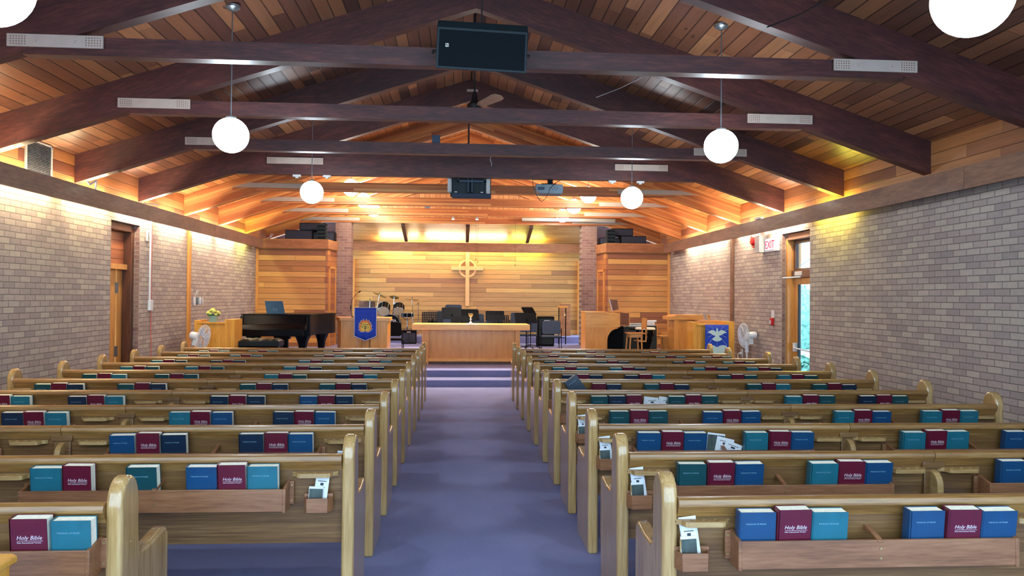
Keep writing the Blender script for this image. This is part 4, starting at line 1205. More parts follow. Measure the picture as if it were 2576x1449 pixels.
lid = [(p[0]+(.02 if p[0] > .5 else -.03), p[1]+(-.03 if p[1] < .5 else .02)) for p in rim]
MB().prism(lid, zL-.02, zL, 'z').build('lid', 'black_gloss', t, bevel=.003)
MB().prism([(0, 0), (Wd-.1, 0), (Wd-.1, .32), (0, .32)], zK-.16, zK-.02, 'z').build('keybed', 'black_gloss', t, bevel=.01)
MB().prism([(.10, zK-.02), (.24, zK-.02), (.27, zL-.03), (.25, zL-.02), (.20, zK+.08), (.12, zK+.03)], .08, Wd-.14, 'x').build('fallboard', 'black_gloss', t, bevel=.004)
MB().prism([(.0, zK-.04), (.27, zK-.04), (.27, zL-.03), (.22, zL-.03), (.16, zK+.06), (.02, zK+.03)], .02, .08, 'x').build('arm', 'black_gloss', t, bevel=.006)
MB().prism([(.0, zK-.04), (.27, zK-.04), (.27, zL-.03), (.22, zL-.03), (.16, zK+.06), (.02, zK+.03)], Wd-.14, Wd-.06, 'x').build('arm', 'black_gloss', t, bevel=.006)
for lx, ly in ((.26, .28), (Wd-.16, .28), (Wd-.02, 1.55)):
    MB().lathe([(.055, 0), (.06, .05), (.05, .12), (.085, .42), (.10, .50), (.16, zK-.16)], (lx, ly, 0), 8).build('leg', 'black_gloss', t)
m = MB(); m.box(Wd*.55-.16, Wd*.55+.16, .5, .62, zK-.24, zK-.16); m.box(Wd*.55-.1, Wd*.55+.12, .52, .6, .12, zK-.24); m.build('pedal_lyre', 'black_gloss', t)
m = MB()
for k in range(3): m.box(Wd*.55-.05+k*.045, Wd*.55-.03+k*.045, .4, .54, .1, .115)
m.build('pedals', 'brass', t)
# tilted blue-black panel (music display) on the piano
q = at(690, 788, Y=Yg+.35)
t = thing('laptop', 'open dark blue laptop lid with four dots, on the grand piano', 'laptop', (q.x-.03, Yg+.55, ZP+zL+.0))
hL = px_z(757, Yg+.55, 680)-(ZP+zL)
MB().prism([(-.17, .0), (.20, .0), (.15, hL), (-.21, hL)], -.012, .0, 'y').build('lid', 'laptop_blue', t, bevel=.004)
MB().box(-.17, .21, .0, .24, 0, .012).build('keyboard_base', 'slate', t)
m = MB()
for dx, dz in ((-.03, .10), (.02, .10), (-.02, .07), (.03, .07)): m.lathe([(.006, 0), (.006, .002)], seg=8, M=Matrix.Translation((dx, -.012, dz)) @ Matrix.Rotation(pi/2, 4, 'X'))
m.build('dots', 'white', t)
# tufted bench
Yt = 14.1
xa, xb = px_x(605, Yt), px_x(707, Yt)
zt = px_z(850, Yt, 650); 
t = thing('piano_bench', 'black tufted leather piano bench before the grand piano', 'bench', ((xa+xb)/2, 14.15, 0))
w = (xb-xa)/2
NXb, NYb = 40, 16; vs = []; fs = []
for j in range(NYb+1):
    for i in range(NXb+1):
        u = i/NXb; v = j/NYb
        e = min(1, min(u, 1-u)*8)*1.0; e2 = min(1, min(v, 1-v)*5)
        zz = .05*(min(e, 1)**.5)*(min(e2, 1)**.5)*(1-.22*abs(cos(u*pi*4))**8-.22*abs(cos(v*pi*2))**8)
        vs.append((-w+2*w*u, -.19+.38*v, zt-.055+zz))
for j in range(NYb):
    for i in range(NXb): a = j*(NXb+1)+i; fs.append((a, a+1, a+NXb+2, a+NXb+1))
m = MB().add(vs, fs); m.box(-w, w, -.19, .19, zt-.14, zt-.055); m.build('cushion', 'black_leather', t, smooth=True)
for sx in (-w+.05, w-.05):
    for sy in (-.15, .15): MB().box(sx-.03, sx+.03, sy-.03, sy+.03, 0, zt-.14).build('leg', 'black_gloss', t)
MB().box(-w+.03, w-.03, -.16, .16, zt-.19, zt-.14).build('frame', 'black_gloss', t)

# ------------------------------------------------------------------ drum kit (one set, several things)
YD = 21.15
def D(px, py, Y=YD): return at(px, py, Y=Y)
def cyl_y(m, c, r, d, seg=32, tilt=0, hoop=False):
    Mx = Matrix.Translation(c) @ Matrix.Rotation(pi/2+tilt, 4, 'X')
    return m.lathe([(r, -d/2), (r, d/2)], seg=seg, M=Mx)
c = D(982, 822)
cR = c.z-ZR if c.z-ZR < .32 else .285
t = thing('bass_drum', 'black bass drum with white lettering, at the back of the platform', 'drum', (c.x, YD+.12, ZR))
cR = .28; zc = cR+.02
cyl_y(MB(), Vector((0, 0, zc)), cR, .36).build('shell', 'black_gloss', t, smooth=True)
cyl_y(MB(), Vector((0, -.185, zc)), cR-.012, .01).build('front_skin', 'black', t)
m = MB(); m.tube([(cR*cos(2*pi*k/36), -.19, zc+cR*sin(2*pi*k/36)) for k in range(37)], .011, 6); m.build('hoop', 'metal_grey', t, smooth=True)
text_obj('lettering', 'TAMA', .11, 'title', bpy.data.objects['front_skin'], (.02, -.193, zc+.07), align='CENTER', extrude=.001)
m = MB()
for a in (-.5, .3, 1.1, 1.9, 2.7, 3.5): m.tube([(cR*cos(a)*1.05, -.16, zc+cR*sin(a)*1.05), (cR*cos(a)*1.05, .14, zc+cR*sin(a)*1.05)], .008, 6)
m.tube([(cR*.9, -.1, zc-.1), (cR+.12, -.2, 0)], .009, 6); m.tube([(-cR*.9, -.1, zc-.1), (-cR-.12, -.2, 0)], .009, 6)
m.build('lugs_and_spurs', 'chrome', t)
def tom(px, py, r, d, tilt, label):
    c = D(px, py, YD-.05)
    t = thing('tom_drum', label, 'drum', tuple(c), group='tom drums over the bass drum')
    R = Matrix.Rotation(tilt, 4, 'X')
    MB().lathe([(r, -d/2), (r, d/2)], seg=28, M=R).build('shell', 'black', t, smooth=True)
    MB().lathe([(r-.008, -d/2-.004), (r-.008, -d/2+.004)], seg=28, M=R).build('bottom_skin', 'drumhead', t)
    MB().lathe([(r-.008, d/2-.004), (r-.008, d/2+.004)], seg=28, M=R).build('top_skin', 'drumhead', t)
    m = MB()
    for z in (-d/2, d/2): m.tube([R @ Vector((r*1.01*cos(2*pi*k/28), r*1.01*sin(2*pi*k/28), z)) for k in range(29)], .007, 5)
    for k in range(6):
        a = 2*pi*k/6+.3; m.tube([R @ Vector((r*1.05*cos(a), r*1.05*sin(a), -d/2)), R @ Vector((r*1.05*cos(a), r*1.05*sin(a), d/2))], .007, 5)
    m.tube([(0, .05, -.05), (0, .13, -.30)], .012, 6)
    m.build('hoops_and_lugs', 'chrome', t)
tom(966, 777, .158, .24, radians(-54), 'left black tom drum over the bass drum, pale skin facing out')
tom(1003, 777, .148, .22, radians(-50), 'right black tom drum over the bass drum, pale skin facing out')
c = D(1025, 793, YD-.1)
t = thing('snare_drum', 'shallow snare drum on a stand right of the tom drums', 'drum', (c.x, YD-.1, ZR))
zz = c.z-ZR
MB().lathe([(.165, zz-.05), (.165, zz+.06)], seg=28).build('shell', 'black_gloss', t, smooth=True)
m = MB()
for z in (zz-.05, zz+.06): m.tube([(.168*cos(2*pi*k/28), .168*sin(2*pi*k/28), z) for k in range(29)], .007, 5)
for k in range(8): a = 2*pi*k/8; m.tube([(.175*cos(a), .175*sin(a), zz-.05), (.175*cos(a), .175*sin(a), zz+.06)], .006, 5)
m.build('hoops', 'chrome', t)
m = MB(); m.tube([(0, 0, zz-.06), (0, 0, .2)], .012, 6)
for k in range(3): a = 2*pi*k/3+.5; m.tube([(0, 0, .24), (.2*cos(a), .2*sin(a), .01)], .009, 6); m.tube([(0, 0, zz-.15), (.15*cos(a), .15*sin(a), zz-.06)], .007, 6)
m.build('stand', 'chrome', t)
MB().lathe([(.0, zz+.062), (.16, zz+.062), (.16, zz+.066), (0, zz+.066)], seg=28).build('skin', 'drumhead', t)
def cymbal(px, py, r, tx, ty, bpx, label, boom=None):
    c = D(px, py)
    bx = D(bpx, 800).x
    t = thing('cymbal_stand', label, 'cymbal', (bx, YD, ZR), group='cymbals of the drum kit')
    d = c-Vector((bx, YD, ZR))
    R = Matrix.Translation(d) @ Matrix.Rotation(ty, 4, 'Y') @ Matrix.Rotation(tx, 4, 'X')
    MB().lathe([(0, .018), (.03, .014), (.045, .004), (r, -.010), (r, -.013), (.045, 0), (0, .012)], seg=32, M=R).build('cymbal', 'brass', t, smooth=True)
    m = MB()
    top = d
    if boom: k = Vector((boom[0], 0, boom[1])); m.tube([(0, 0, .1), (0, 0, k.z+.03)], .011, 6); m.tube([k+(k-d)*.25, d], .008, 6)
    else: m.tube([(0, 0, .1), tuple(d)], .010, 6)
    m.tube([d-Vector((0, 0, .02)), d+Vector((0, 0, .05))], .006, 6)
    for k in range(3): a = 2*pi*k/3+.2; m.tube([(0, 0, .28), (.22*cos(a), .22*sin(a)*.5, .012)], .009, 6)
    m.build('stand', 'chrome', t)
    MB().lathe([(.012, .02), (.012, .05)], tuple(d), 10).build('wing_nut', 'black', t)
cymbal(955, 741, .21, radians(-10), radians(22), 944, 'steeply tilted crash cymbal, highest of the drum kit', boom=(.02, .62))
cymbal(992, 747, .13, radians(-22), radians(8), 985, 'small splash cymbal between the two tom drums')
cymbal(1037, 753, .19, radians(-6), radians(2), 1040, 'flat crash cymbal right of the tom drums')
cymbal(931, 757, .26, radians(-3), radians(4), 929, 'wide flat ride cymbal behind the flame banner')
cymbal(1052, 766, .125, radians(-2), radians(0), 1053, 'small hi-hat cymbals, rightmost of the drum kit')
# guitar amplifier on the platform edge
YA = 20.2
xa, xb = at(1010, 850, Y=YA).x, at(1047, 850, Y=YA).x
t = thing('guitar_amplifier', 'black guitar amplifier on the carpet left of the communion table', 'amplifier', ((xa+xb)/2, YA+.12, ZC))
w = (xb-xa)/2; hz = px_z(831, YA, 1030)-ZC
MB().box(-w, w, -.12, .12, 0, hz).build('cabinet', 'black', t, bevel=.01)
MB().box(-w+.02, w-.02, -.126, -.118, .03, hz-.07).build('grille_cloth', 'charcoal', t)
MB().box(-.05, .05, -.128, -.12, hz-.055, hz-.035).build('name_plate', 'title', t)
m = MB(); m.tube([(-.02, -.13, hz-.05), (.03, -.14, hz-.2), (-.06, -.14, .12), (.05, -.14, .06), (w+.1, -.14, .02), (w+.2, -.1, .012)], .006, 6); m.build('cable', 'wire', t, smooth=True)
o = MB().box(0, .46, 0, .02, 0, .50).build('music_board', 'fascia', loc=(at(902, 790, Y=21.4).x, 21.4, ZR), bevel=.004)
o.scale = (1, 1, 1)
me = o.data
tag(o, 'brown wooden board standing behind the ride cymbal by the column', 'board')
o.scale.z = (at(902, 757, Y=21.4).z-ZR)/.50

# ------------------------------------------------------------------ chairs and stands of the choir
def stack_chair(px, py_top, Y, label, zf, mat='slate', w=.225, rz=0, grp='choir chairs behind the communion table', arms=False):
    p = at(px, py_top, Y=Y); H = max(.70, p.z-zf)
    t = thing('choir_chair', label, 'chair', (p.x, Y, zf), rz, grp)
    zs = H-.39
    pr = [(-w+.03, zs+.07), (w-.03, zs+.07), (w, zs+.11), (w-.01, H-.03), (w-.05, H), (-w+.05, H), (-w+.01, H-.03), (-w, zs+.11)]
    MB().prism(pr, -.215, -.18, 'y').build('backrest', mat, t, bevel=.012, seg=3)
    MB().box(-w, w, -.2, .22, zs-.03, zs+.02).build('seat', mat, t, bevel=.012)
    m = MB()
    for sx in (-w-.015, w+.015):
        m.tube([(sx, -.2, zs+.2), (sx, -.19, zs), (sx, -.23, 0)], .010, 6)
        m.tube([(sx, .18, zs), (sx, .2, 0)], .010, 6); m.tube([(sx, -.2, zs-.01), (sx, .19, zs-.01)], .010, 6)
    m.tube([(-w-.015, -.2, zs-.02), (w+.015, -.2, zs-.02)], .010, 6)
    m.build('frame', 'black', t)
    return t
stack_chair(1385, 809, 18.35, 'slate grey chair at the right end of the choir, back to the pews', ZC)
stack_chair(1328, 812, 19.1, 'slate grey chair behind the right black music stand', ZC)
stack_chair(1141, 766, 19.9, 'tall grey chair, highest behind the communion table, left of the wall cross', ZC, 'slate')
stack_chair(1196, 789, 19.6, 'grey chair behind the black stand right of the wall cross foot', ZC)
stack_chair(1120, 782, 19.25, 'dark grey chair left behind the communion table', ZC)
stack_chair(1304, 786, 19.8, 'dark grey chair just left of the folded music stand pair', ZC)
stack_chair(1242, 806, 19.2, 'grey chair low behind the perforated stand in the middle', ZC)
stack_chair(990, 797+12, 17.3, 'black chair in front of the bass drum, right of the pulpit', ZP, 'black', .2, grp=None)
def music_stand(px, py, Y, w, h, label, tilt=-.3, rz=0, holes=False, zf=ZC, skew=0):
    """px,py: centre of the desk in the photo"""
    c = at(px, py, Y=Y)
    t = thing('music_stand', label, 'music stand', (c.x, Y, zf), rz, 'black music stands behind the communion table')
    z = c.z-zf
    R = Matrix.Translation((0, 0, z)) @ Matrix.Rotation(tilt, 4, 'X')
    m = MB()
    if holes:
        nx, nz = 11, 7
        dx, dz = 2*w/nx, h/nz
        for i in range(nx+1): m.box(-w+i*dx-dx*.27, -w+i*dx+dx*.27, 0, .004, -h/2, h/2, R)
        for j in range(nz+1): m.box(-w, w, .0005, .0035, -h/2+j*dz-dz*.27, -h/2+j*dz+dz*.27, R)
        m.box(-w*.5, w*.5, 0, .005, -h/2, -h*.15, R)
    else:
        m.prism([(-w, -h/2), (w, -h/2), (w-skew, h/2-.02), (w-skew-.02, h/2), (-w+.02-skew, h/2), (-w-skew, h/2-.02)], 0, .005, 'y', M=R)
    m.box(-w, w, .0, .05, -h/2-.004, -h/2, R)
    m.build('desk', 'black', t)
    m = MB(); m.tube([(0, -.02, .06), (0, -.02, z-.05), (0, -.004, z)], .011, 8)
    for k in range(3):
        a = 2*pi*k/3+pi/2; m.tube([(0, -.02, .10), (.12*cos(a), -.02+.12*sin(a), .09), (.25*cos(a), -.02+.25*sin(a), .012)], .010, 6)
    m.lathe([(.02, z-.08), (.02, z-.02)], (0, -.02, 0), 10)
    m.build('tripod', 'black', t)
    m = MB()
    for sx in (-.015, .015): m.lathe([(.007, 0), (.007, .01)], seg=8, M=Matrix.Translation((sx, -.01, z-.03)) @ Matrix.Rotation(pi/2, 4, 'X'))
    m.build('knob', 'chrome', t)
music_stand(1088, 801, 18.2, .24, .30, 'black perforated music stand, leftmost behind the communion table', holes=True)
music_stand(1137, 787, 18.5, .235, .27, 'solid black music stand directly left of the wall cross foot', skew=.02)
music_stand(1180, 791, 18.9, .26, .27, 'wide solid black music stand under the foot of the wall cross', skew=.03)
music_stand(1163, 806, 17.9, .27, .20, 'low black music stand half hidden by the table, left of the chalice')
music_stand(1245, 793, 18.7, .23, .22, 'solid black music stand in the middle, behind the perforated one')
music_stand(1253, 806, 18.1, .25, .24, 'black perforated music stand, right of the chalice', holes=True)
music_stand(1324, 799, 17.95, .255, .24, 'black music stand with a chrome knob at the right end of the table', skew=.03)
music_stand(1334, 782, 18.45, .17, .19, 'black music stand desk folded up behind the right-hand stand', rz=.5, skew=.08)
# bass amplifier / monitor speaker
YM = 19.6
c = at(1372, 822, Y=YM)
t = thing('bass_amplifier', 'tall black bass amplifier behind the rightmost grey chair', 'amplifier', (c.x, YM, ZC))
hz = px_z(796, YM, 1370)-ZC; w = 21*YM/1905
MB().box(-w, w, -.15, .15, .0, hz).build('cabinet', 'black', t, bevel=.02)
MB().box(-w+.03, w-.03, -.158, -.148, .05, hz-.05).build('grille', 'teal_black', t)
MB().box(-.05, .09, -.162, -.155, hz-.12, hz-.095).build('name_plate', 'title', t)
# tall wooden stand with black posts and a small bell
YB = 20.3
xa, xb = at(1404, 800, Y=YB).x, at(1425, 800, Y=YB).x
t = thing('bell_stand', 'narrow black framed stand with a wooden top and hanging bell', 'stand', ((xa+xb)/2, YB, ZC))
w = (xb-xa)/2; hz = px_z(770, YB, 1415)-ZC
m = MB()
for sx in (-w+.02, w-.02): m.box(sx-.012, sx+.012, -.012, .012, 0, hz-.04)
m.box(-w+.02, w-.02, -.01, .01, .17, .19); m.build('frame', 'black', t)
MB().box(-w-.02, w+.02, -.05, .05, hz-.045, hz).build('top', 'gold_z', t, bevel=.003)
MB().lathe([(.03, 0), (.022, .02), (.016, .06), (.004, .08), (.004, .11)], (w-.055, -.03, hz-.26), 14).build('bell', 'brass', t, smooth=True)
YW = 21.3
xa, xb = at(1410, 800, Y=YW).x, at(1434, 800, Y=YW).x
t = thing('wooden_pedestal', 'tall brown wooden pedestal against the right end of the back wall', 'pedestal', ((xa+xb)/2, YW, ZR))
w = (xb-xa)/2; hz = px_z(762, YW, 1422)-ZR
MB().box(-w, w, -.1, .1, 0, hz-.03).build('column', 'fascia_x', t, bevel=.004)
MB().box(-w-.01, w+.01, -.11, .11, hz-.03, hz).build('top', 'pale_x', t, bevel=.003)

# ------------------------------------------------------------------ speakers on the storage rooms
def speaker_box(px0, px1, py0, py1, Y, label, depth=.35, rz=0, name='loudspeaker', mat='charcoal', zbase=None):
    a = at(px0, py1, Y=Y); b = at(px1, py0, Y=Y)
    zb_ = a.z if zbase is None else zbase
    t = thing(name, label, 'loudspeaker', ((a.x+b.x)/2, Y+depth/2, zb_), rz, 'loudspeakers on the storage rooms')
    w = (b.x-a.x)/2; h = b.z-zb_
    MB().box(-w, w, -depth/2+.012, depth/2, 0, h).build('cabinet', 'black', t, bevel=.004)
    MB().box(-w+.015, w-.015, -depth/2, -depth/2+.014, .015, h-.015).build('grille', mat, t)
    return t
ZT = 3.087
speaker_box(717, 786, 579, 602, 19.1, 'wide dark speaker lying on the left storage room, lower left', zbase=ZT)
speaker_box(786, 841, 583, 606, 19.25, 'wide dark speaker lying on the left storage room, lower right', zbase=ZT)
a = at(786, 579, Y=19.1)
t = speaker_box(753, 818, 561, 581, 19.2, 'dark speaker stacked on top on the left storage room', zbase=a.z+.0)
speaker_box(1562, 1626, 594, 612, 19.1, 'wide dark speaker lying on the right storage room, lower right', zbase=ZT)
speaker_box(1509, 1560, 599, 616, 19.25, 'wide dark speaker lying on the right storage room, lower left', zbase=ZT)
a = at(1562, 594, Y=19.2)
speaker_box(1540, 1593, 575, 596, 19.15, 'dark speaker stacked on top on the right storage room', zbase=a.z)
def horn_stack(px0, px1, py0, Y, label):
    a = at(px0, 600, Y=Y); b = at(px1, py0, Y=Y)
    t = thing('horn_speaker', label, 'loudspeaker', ((a.x+b.x)/2, Y, ZT), 0, 'horn speakers on the storage rooms')
    w = (b.x-a.x)/2; H = b.z-ZT; n = 4
    MB().prism([(-.02, 0), (.10, 0), (.10, H), (-.05, H)], -w, w, 'x').build('cabinet', 'teal_black', t)
    m = MB()
    for k in range(n+1): z = H*k/n; m.box(-w, w, -.14, .0, max(0, z-.018), min(H, z+.012) if k else .012)
    m.box(-w, -w+.012, -.13, 0, 0, H); m.box(w-.012, w, -.13, 0, 0, H)
    m.build('horn_slots', 'teal_black', t)
horn_stack(800, 822, 567, 18.98+.02, 'ribbed dark horn speaker standing on the left storage room')
horn_stack(1525, 1545, 579, 18.98+.02, 'ribbed dark horn speaker standing on the right storage room')

# ------------------------------------------------------------------ big hanging loudspeaker
YS = 5.9
a = at(1097, 175, Y=YS); b = at(1327, 78, Y=YS)
t = thing('hanging_loudspeaker', 'big black loudspeaker hanging in front of the first roof truss', 'loudspeaker', ((a.x+b.x)/2, YS, (a.z+b.z)/2))
w = (b.x-a.x)/2; h = (b.z-a.z)/2
Mt = Matrix.Rotation(.0335, 4, 'Y') @ Matrix.Rotation(radians(0), 4, 'X')
MB().prism([(0, -h), (.30, -h+.13), (.30, h+.04), (.06, h+.075), (.0, h)], -w, w, 'x', M=Mt).build('cabinet', 'teal_black', t, bevel=.006)
MB().box(-w+.02, w-.02, -.008, .004, -h+.02, h-.02, Mt).build('grille', plain('black speaker grille', (4, 13, 18), .7, spec=.15), t)
lg = MB(); lx, lz = -w+.083, .02
lg.box(lx-.012, lx+.012, -.011, -.008, lz-.013, lz+.013, Mt); lo = lg.build('logo_badge', 'pages', t)
lk = MB(); lk.box(lx-.009, lx-.005, -.0125, -.011, lz-.009, lz+.009, Mt); lk.box(lx+.005, lx+.009, -.0125, -.011, lz-.009, lz+.009, Mt); lk.prism([(lx-.009, lz+.009), (lx-.004, lz+.009), (lx+.009, lz-.009), (lx+.004, lz-.009)], -.0125, -.011, 'y', M=Mt)
lk.build('logo', 'black', lo)
m = MB(); m.tube([(-w-.03, .12, .0), (-w-.03, .12, .02), (-w+.01, .12, .02)], .012, 6); m.tube([(w+.03, .12, 0), (w-.01, .12, 0)], .012, 6); m.tube([(0, .15, h), (0, .15, 5.19-t.location.z)], .008, 6)
m.build('hanger', 'wire', t)

# ------------------------------------------------------------------ ceiling fan
YF = 9.2
t = thing('ceiling_fan', 'brown ceiling fan hanging from the ridge behind the second roof truss', 'fan', (at(1194, 240, Y=YF).x, YF, 4.04))
MB().tube([(0, 0, 0), (0, 0, 5.19-4.04)], .010, 8).build('rod', 'wire', t)
MB().lathe([(0, -.10), (.06, -.1), (.09, -.06), (.09, .0), (.04, .05), (.03, .12), (.02, .16)], seg=20).build('motor', 'wire', t, smooth=True)
for a0 in (-63, 177, 57):
    R = Matrix.Rotation(radians(a0), 4, 'Z') @ Matrix.Rotation(radians(-14), 4, 'X')
    n = [(.12, -.03), (.2, -.055), (.55, -.075), (.62, -.06), (.65, 0), (.62, .06), (.55, .075), (.2, .055), (.12, .03)]
    MB().prism(n, -.04, -.03, 'z', M=R).build('blade', 'blade', t)
o = MB().box(-.09, .09, -.006, 0, -.02, .02).build('steel_strap', 'plate', loc=(at(1189, 228, Y=12.0).x, FR[3]-.004, at(1189, 228, Y=FR[3]).z))
tag(o, 'small painted steel strap at the peak of the fourth dark truss', 'plate')

# ------------------------------------------------------------------ projector and monitor under the fourth truss
YP = 12.13
a = at(1348, 486, Y=YP); b = at(1416, 464, Y=YP)
t = thing('projector', 'grey projector hanging below the fourth truss, right of the aisle', 'projector', ((a.x+b.x)/2, YP, (a.z+b.z)/2))
w = (b.x-a.x)/2; h = (b.z-a.z)/2
MB().prism([(-w, h), (w, h), (w+.005, -h*.2), (w-.01, -h), (-w+.06, -h), (-w, -h*.3)], 0, .32, 'y').build('body', 'grey', t, bevel=.008)
m = MB()
for i in range(6): m.box(w*.0+i*.025, w*.0+i*.025+.014, -.003, .002, -.01+.02*(i % 2), .004+.02*(i % 2))
m.box(-w+.03, -w+.14, -.003, .002, -.02, .03)
m.build('sockets', 'slate', t)
m = MB(); m.box(-.12, .12, .06, .26, h, h+.02); m.box(-.02, .06, .04, .10, h, 3.613-t.location.z); m.build('ceiling_mount', 'black', t)
m = MB(); pts = [at(x, y, Y=YP-.1)-t.location for x, y in ((1340, 449), (1341, 468), (1349, 490), (1358, 504), (1363, 507), (1372, 500), (1380, 485), (1383, 475), (1392, 466), (1405, 455))]
m.tube(pts, .005, 6); m.tube([at(x, y, Y=YP-.1)-t.location for x, y in ((1384, 474), (1395, 462), (1412, 452))], .005, 6); m.build('cable', 'wire', t, smooth=True)
YV = 12.3
a = at(1123, 497, Y=YV); b = at(1236, 452, Y=YV)
t = thing('hanging_monitor', 'back of a dark monitor hanging below the fourth truss over the aisle', 'monitor', ((a.x+b.x)/2, YV, (a.z+b.z)/2))
w = (b.x-a.x)/2; h = (b.z-a.z)/2
MB().box(-w+.09, w, .0, .10, -h, -h+.075).build('bottom_frame', 'charcoal', t, bevel=.006)
MB().box(-w+.06, w-.0, .10, .16, -h+.03, h+.16).build('back_shell', 'teal_black', t, bevel=.01)
for s_ in (-1, 1):
    m = MB(); xx = -w+.05 if s_ < 0 else w-.05
    m.prism([(xx-.035, .0), (xx+.035, .02), (xx+.03, .12), (xx-.03, .10)], -h+.09 if s_ < 0 else -h+.075, h+.14, 'z'); m.build('side_cheek', 'offwhite', t, bevel=.02)
m = MB(); m.box(-w+.18, w-.10, -.03, .0, h-.05, h-.02); m.box(-w+.18, -w+.2, -.03, 0, h-.05, h+.12); m.box(w-.12, w-.1, -.03, 0, h-.05, h+.12); m.box(-.02, .0, -.02, .1, -h+.09, h+.1); m.box(.04, .06, -.02, .1, -h+.09, h+.1); m.build('bracket', 'slate', t)
m = MB(); m.tube([(-.01, .08, h+.1), (-.01, .08, 5.15-t.location.z)], .015, 8); m.build('pole', 'wire', t)
m = MB()
for px_, z_ in ((-w+.13, -h+.10), (w-.17, -h+.10)): m.box(px_, px_+.04, .09, .101, z_, z_+.015)
m.build('stickers', 'title', t)
# small things on the trusses
def small_box(px0, px1, py0, py1, Y, mat, name, label, cat, d=.06, grp=None):
    a = at(px0, py1, Y=Y); b = at(px1, py0, Y=Y)
    o = MB().box(0, b.x-a.x, 0, d, 0, b.z-a.z).build(name, mat, loc=(a.x, Y, a.z), bevel=.004)
    tag(o, label, cat, grp); return o
small_box(1087, 1107, 338, 357, 10.17, 'slate', 'junction_box', 'small blue grey box standing on top of the third truss tie', 'box', .1).location.z = 3.767
small_box(1069, 1082, 523, 528, 17.96, 'grey', 'junction_box', 'tiny grey box on the third cedar truss tie', 'box', .05).location.z = 3.792
for px_, n in ((1140, 'left'), (1200, 'right')):
    p = at(px_, 545, Y=18.04)
    t = thing('spotlight', '%s small lit spotlight under the third cedar truss' % n, 'light', (p.x, 18.04, 3.612), 0, 'small spotlights under the cedar truss')
    MB().lathe([(.02, 0), (.035, -.06)], seg=14).build('housing', 'offwhite', t, smooth=True)
    MB().lathe([(.030, -.066), (.032, -.058)], seg=14).build('lamp', emit('spot lamp', (1, .9, .75), 30), t)
    L = bpy.data.lights.new('spot_beam', 'SPOT'); L.energy = 300; L.color = (1, .92, .80); L.spot_size = radians(100); L.spot_blend = .8; L.shadow_soft_size = .05
    lo = bpy.data.objects.new('spot_beam', L); COL.objects.link(lo); lo.parent = t; lo.location = (0, 0, -.08); lo.rotation_euler = (radians(-22), 0, 0)
for px_, py_, n in ((1197, 655, 'leftmost'), (1202, 662, 'middle'), (1296, 670, 'rightmost')):
    p = at(px_, py_, Y=18.6); q = at(px_, 545, Y=18.6)
    t = thing('hanging_microphone', 'thin choir microphone hanging on a wire, %s of three' % n, 'microphone', tuple(p), 0, 'choir microphones on wires')
    MB().tube([(0, 0, .05), (0, 0, ceil_z(p.x)-p.z)], .0025, 5).build('wire', 'wire', t)
    MB().lathe([(.006, 0), (.006, .05)], seg=8).build('microphone', 'black', t)
# projection screen case
a = at(1315, 557, Y=19.7); b = at(1580, 557, Y=19.7)
t = thing('projection_screen_case', 'long grey projection screen case under the last cedar truss, right side', 'screen case', ((a.x+b.x)/2, 19.7, 3.70))
w = (b.x-a.x)/2
MB().prism([(-.06, .0), (.08, .0), (.08, .10), (.0, .11), (-.06, .08)], -w, w-.35, 'x').build('case', 'screen_case', t, bevel=.004)
MB().prism([(-.06, .01), (.08, .01), (.08, .09), (-.06, .07)], -w-.02, -w, 'x').build('end_cap', 'offwhite', t)
# loose cables between the trusses
def cable(pts, label, mat='wire', r=.006):
    o = MB().tube(pts, r, 6).build('cable', mat, smooth=True); tag(o, label, 'cable'); return o
cable([at(1930, 68, Y=5.9), at(2010, 38, Y=5.6), at(2080, 0, Y=5.3)], 'thin dark cable crossing the upper right ceiling boards')
cable([at(1500, 245, Y=9.6), at(1560, 222, Y=9.1), at(1615, 195, Y=8.6)], 'thin pale cable slung between the second and third trusses, right of the ridge', 'cord_white', .004)
cable([at(1235, 395, Y=12.1), at(1233, 403, Y=12.1), at(1237, 411, Y=12.1), at(1236, 418, Y=12.1)], 'short white wire dangling from the fourth truss over the aisle', 'cord_white', .005)

# ------------------------------------------------------------------ things on the side walls
def wl_(px, py): return at(px, py, X=XL)
# ventilation grille
a = wl_(62, 368); b = wl_(128, 440)
t = thing('vent_grille', 'square louvred air vent on the boards above the left cove', 'vent', (XL+.0, (a.y+b.y)/2, 3.10))
ww = abs(b.y-a.y)/2
m = MB(); m.box(0, .02, -ww, ww, 0, .02); m.box(0, .02, -ww, ww, .38, .40); m.box(0, .02, -ww, -ww+.02, 0, .4); m.box(0, .02, ww-.02, ww, 0, .4); m.build('frame', 'offwhite', t)
m = MB()
for k in range(18): m.box(.004, .014, -ww, ww, .03+k*.0195, .037+k*.0195)
for k in range(1, 20): y_ = -ww+2*ww*k/20; m.box(.003, .009, y_-.004, y_+.004, .02, .38)
m.build('louvres', 'metal_grey', t)
MB().box(.0005, .002, -ww+.01, ww-.01, .01, .39).build('backing', 'dark', t)
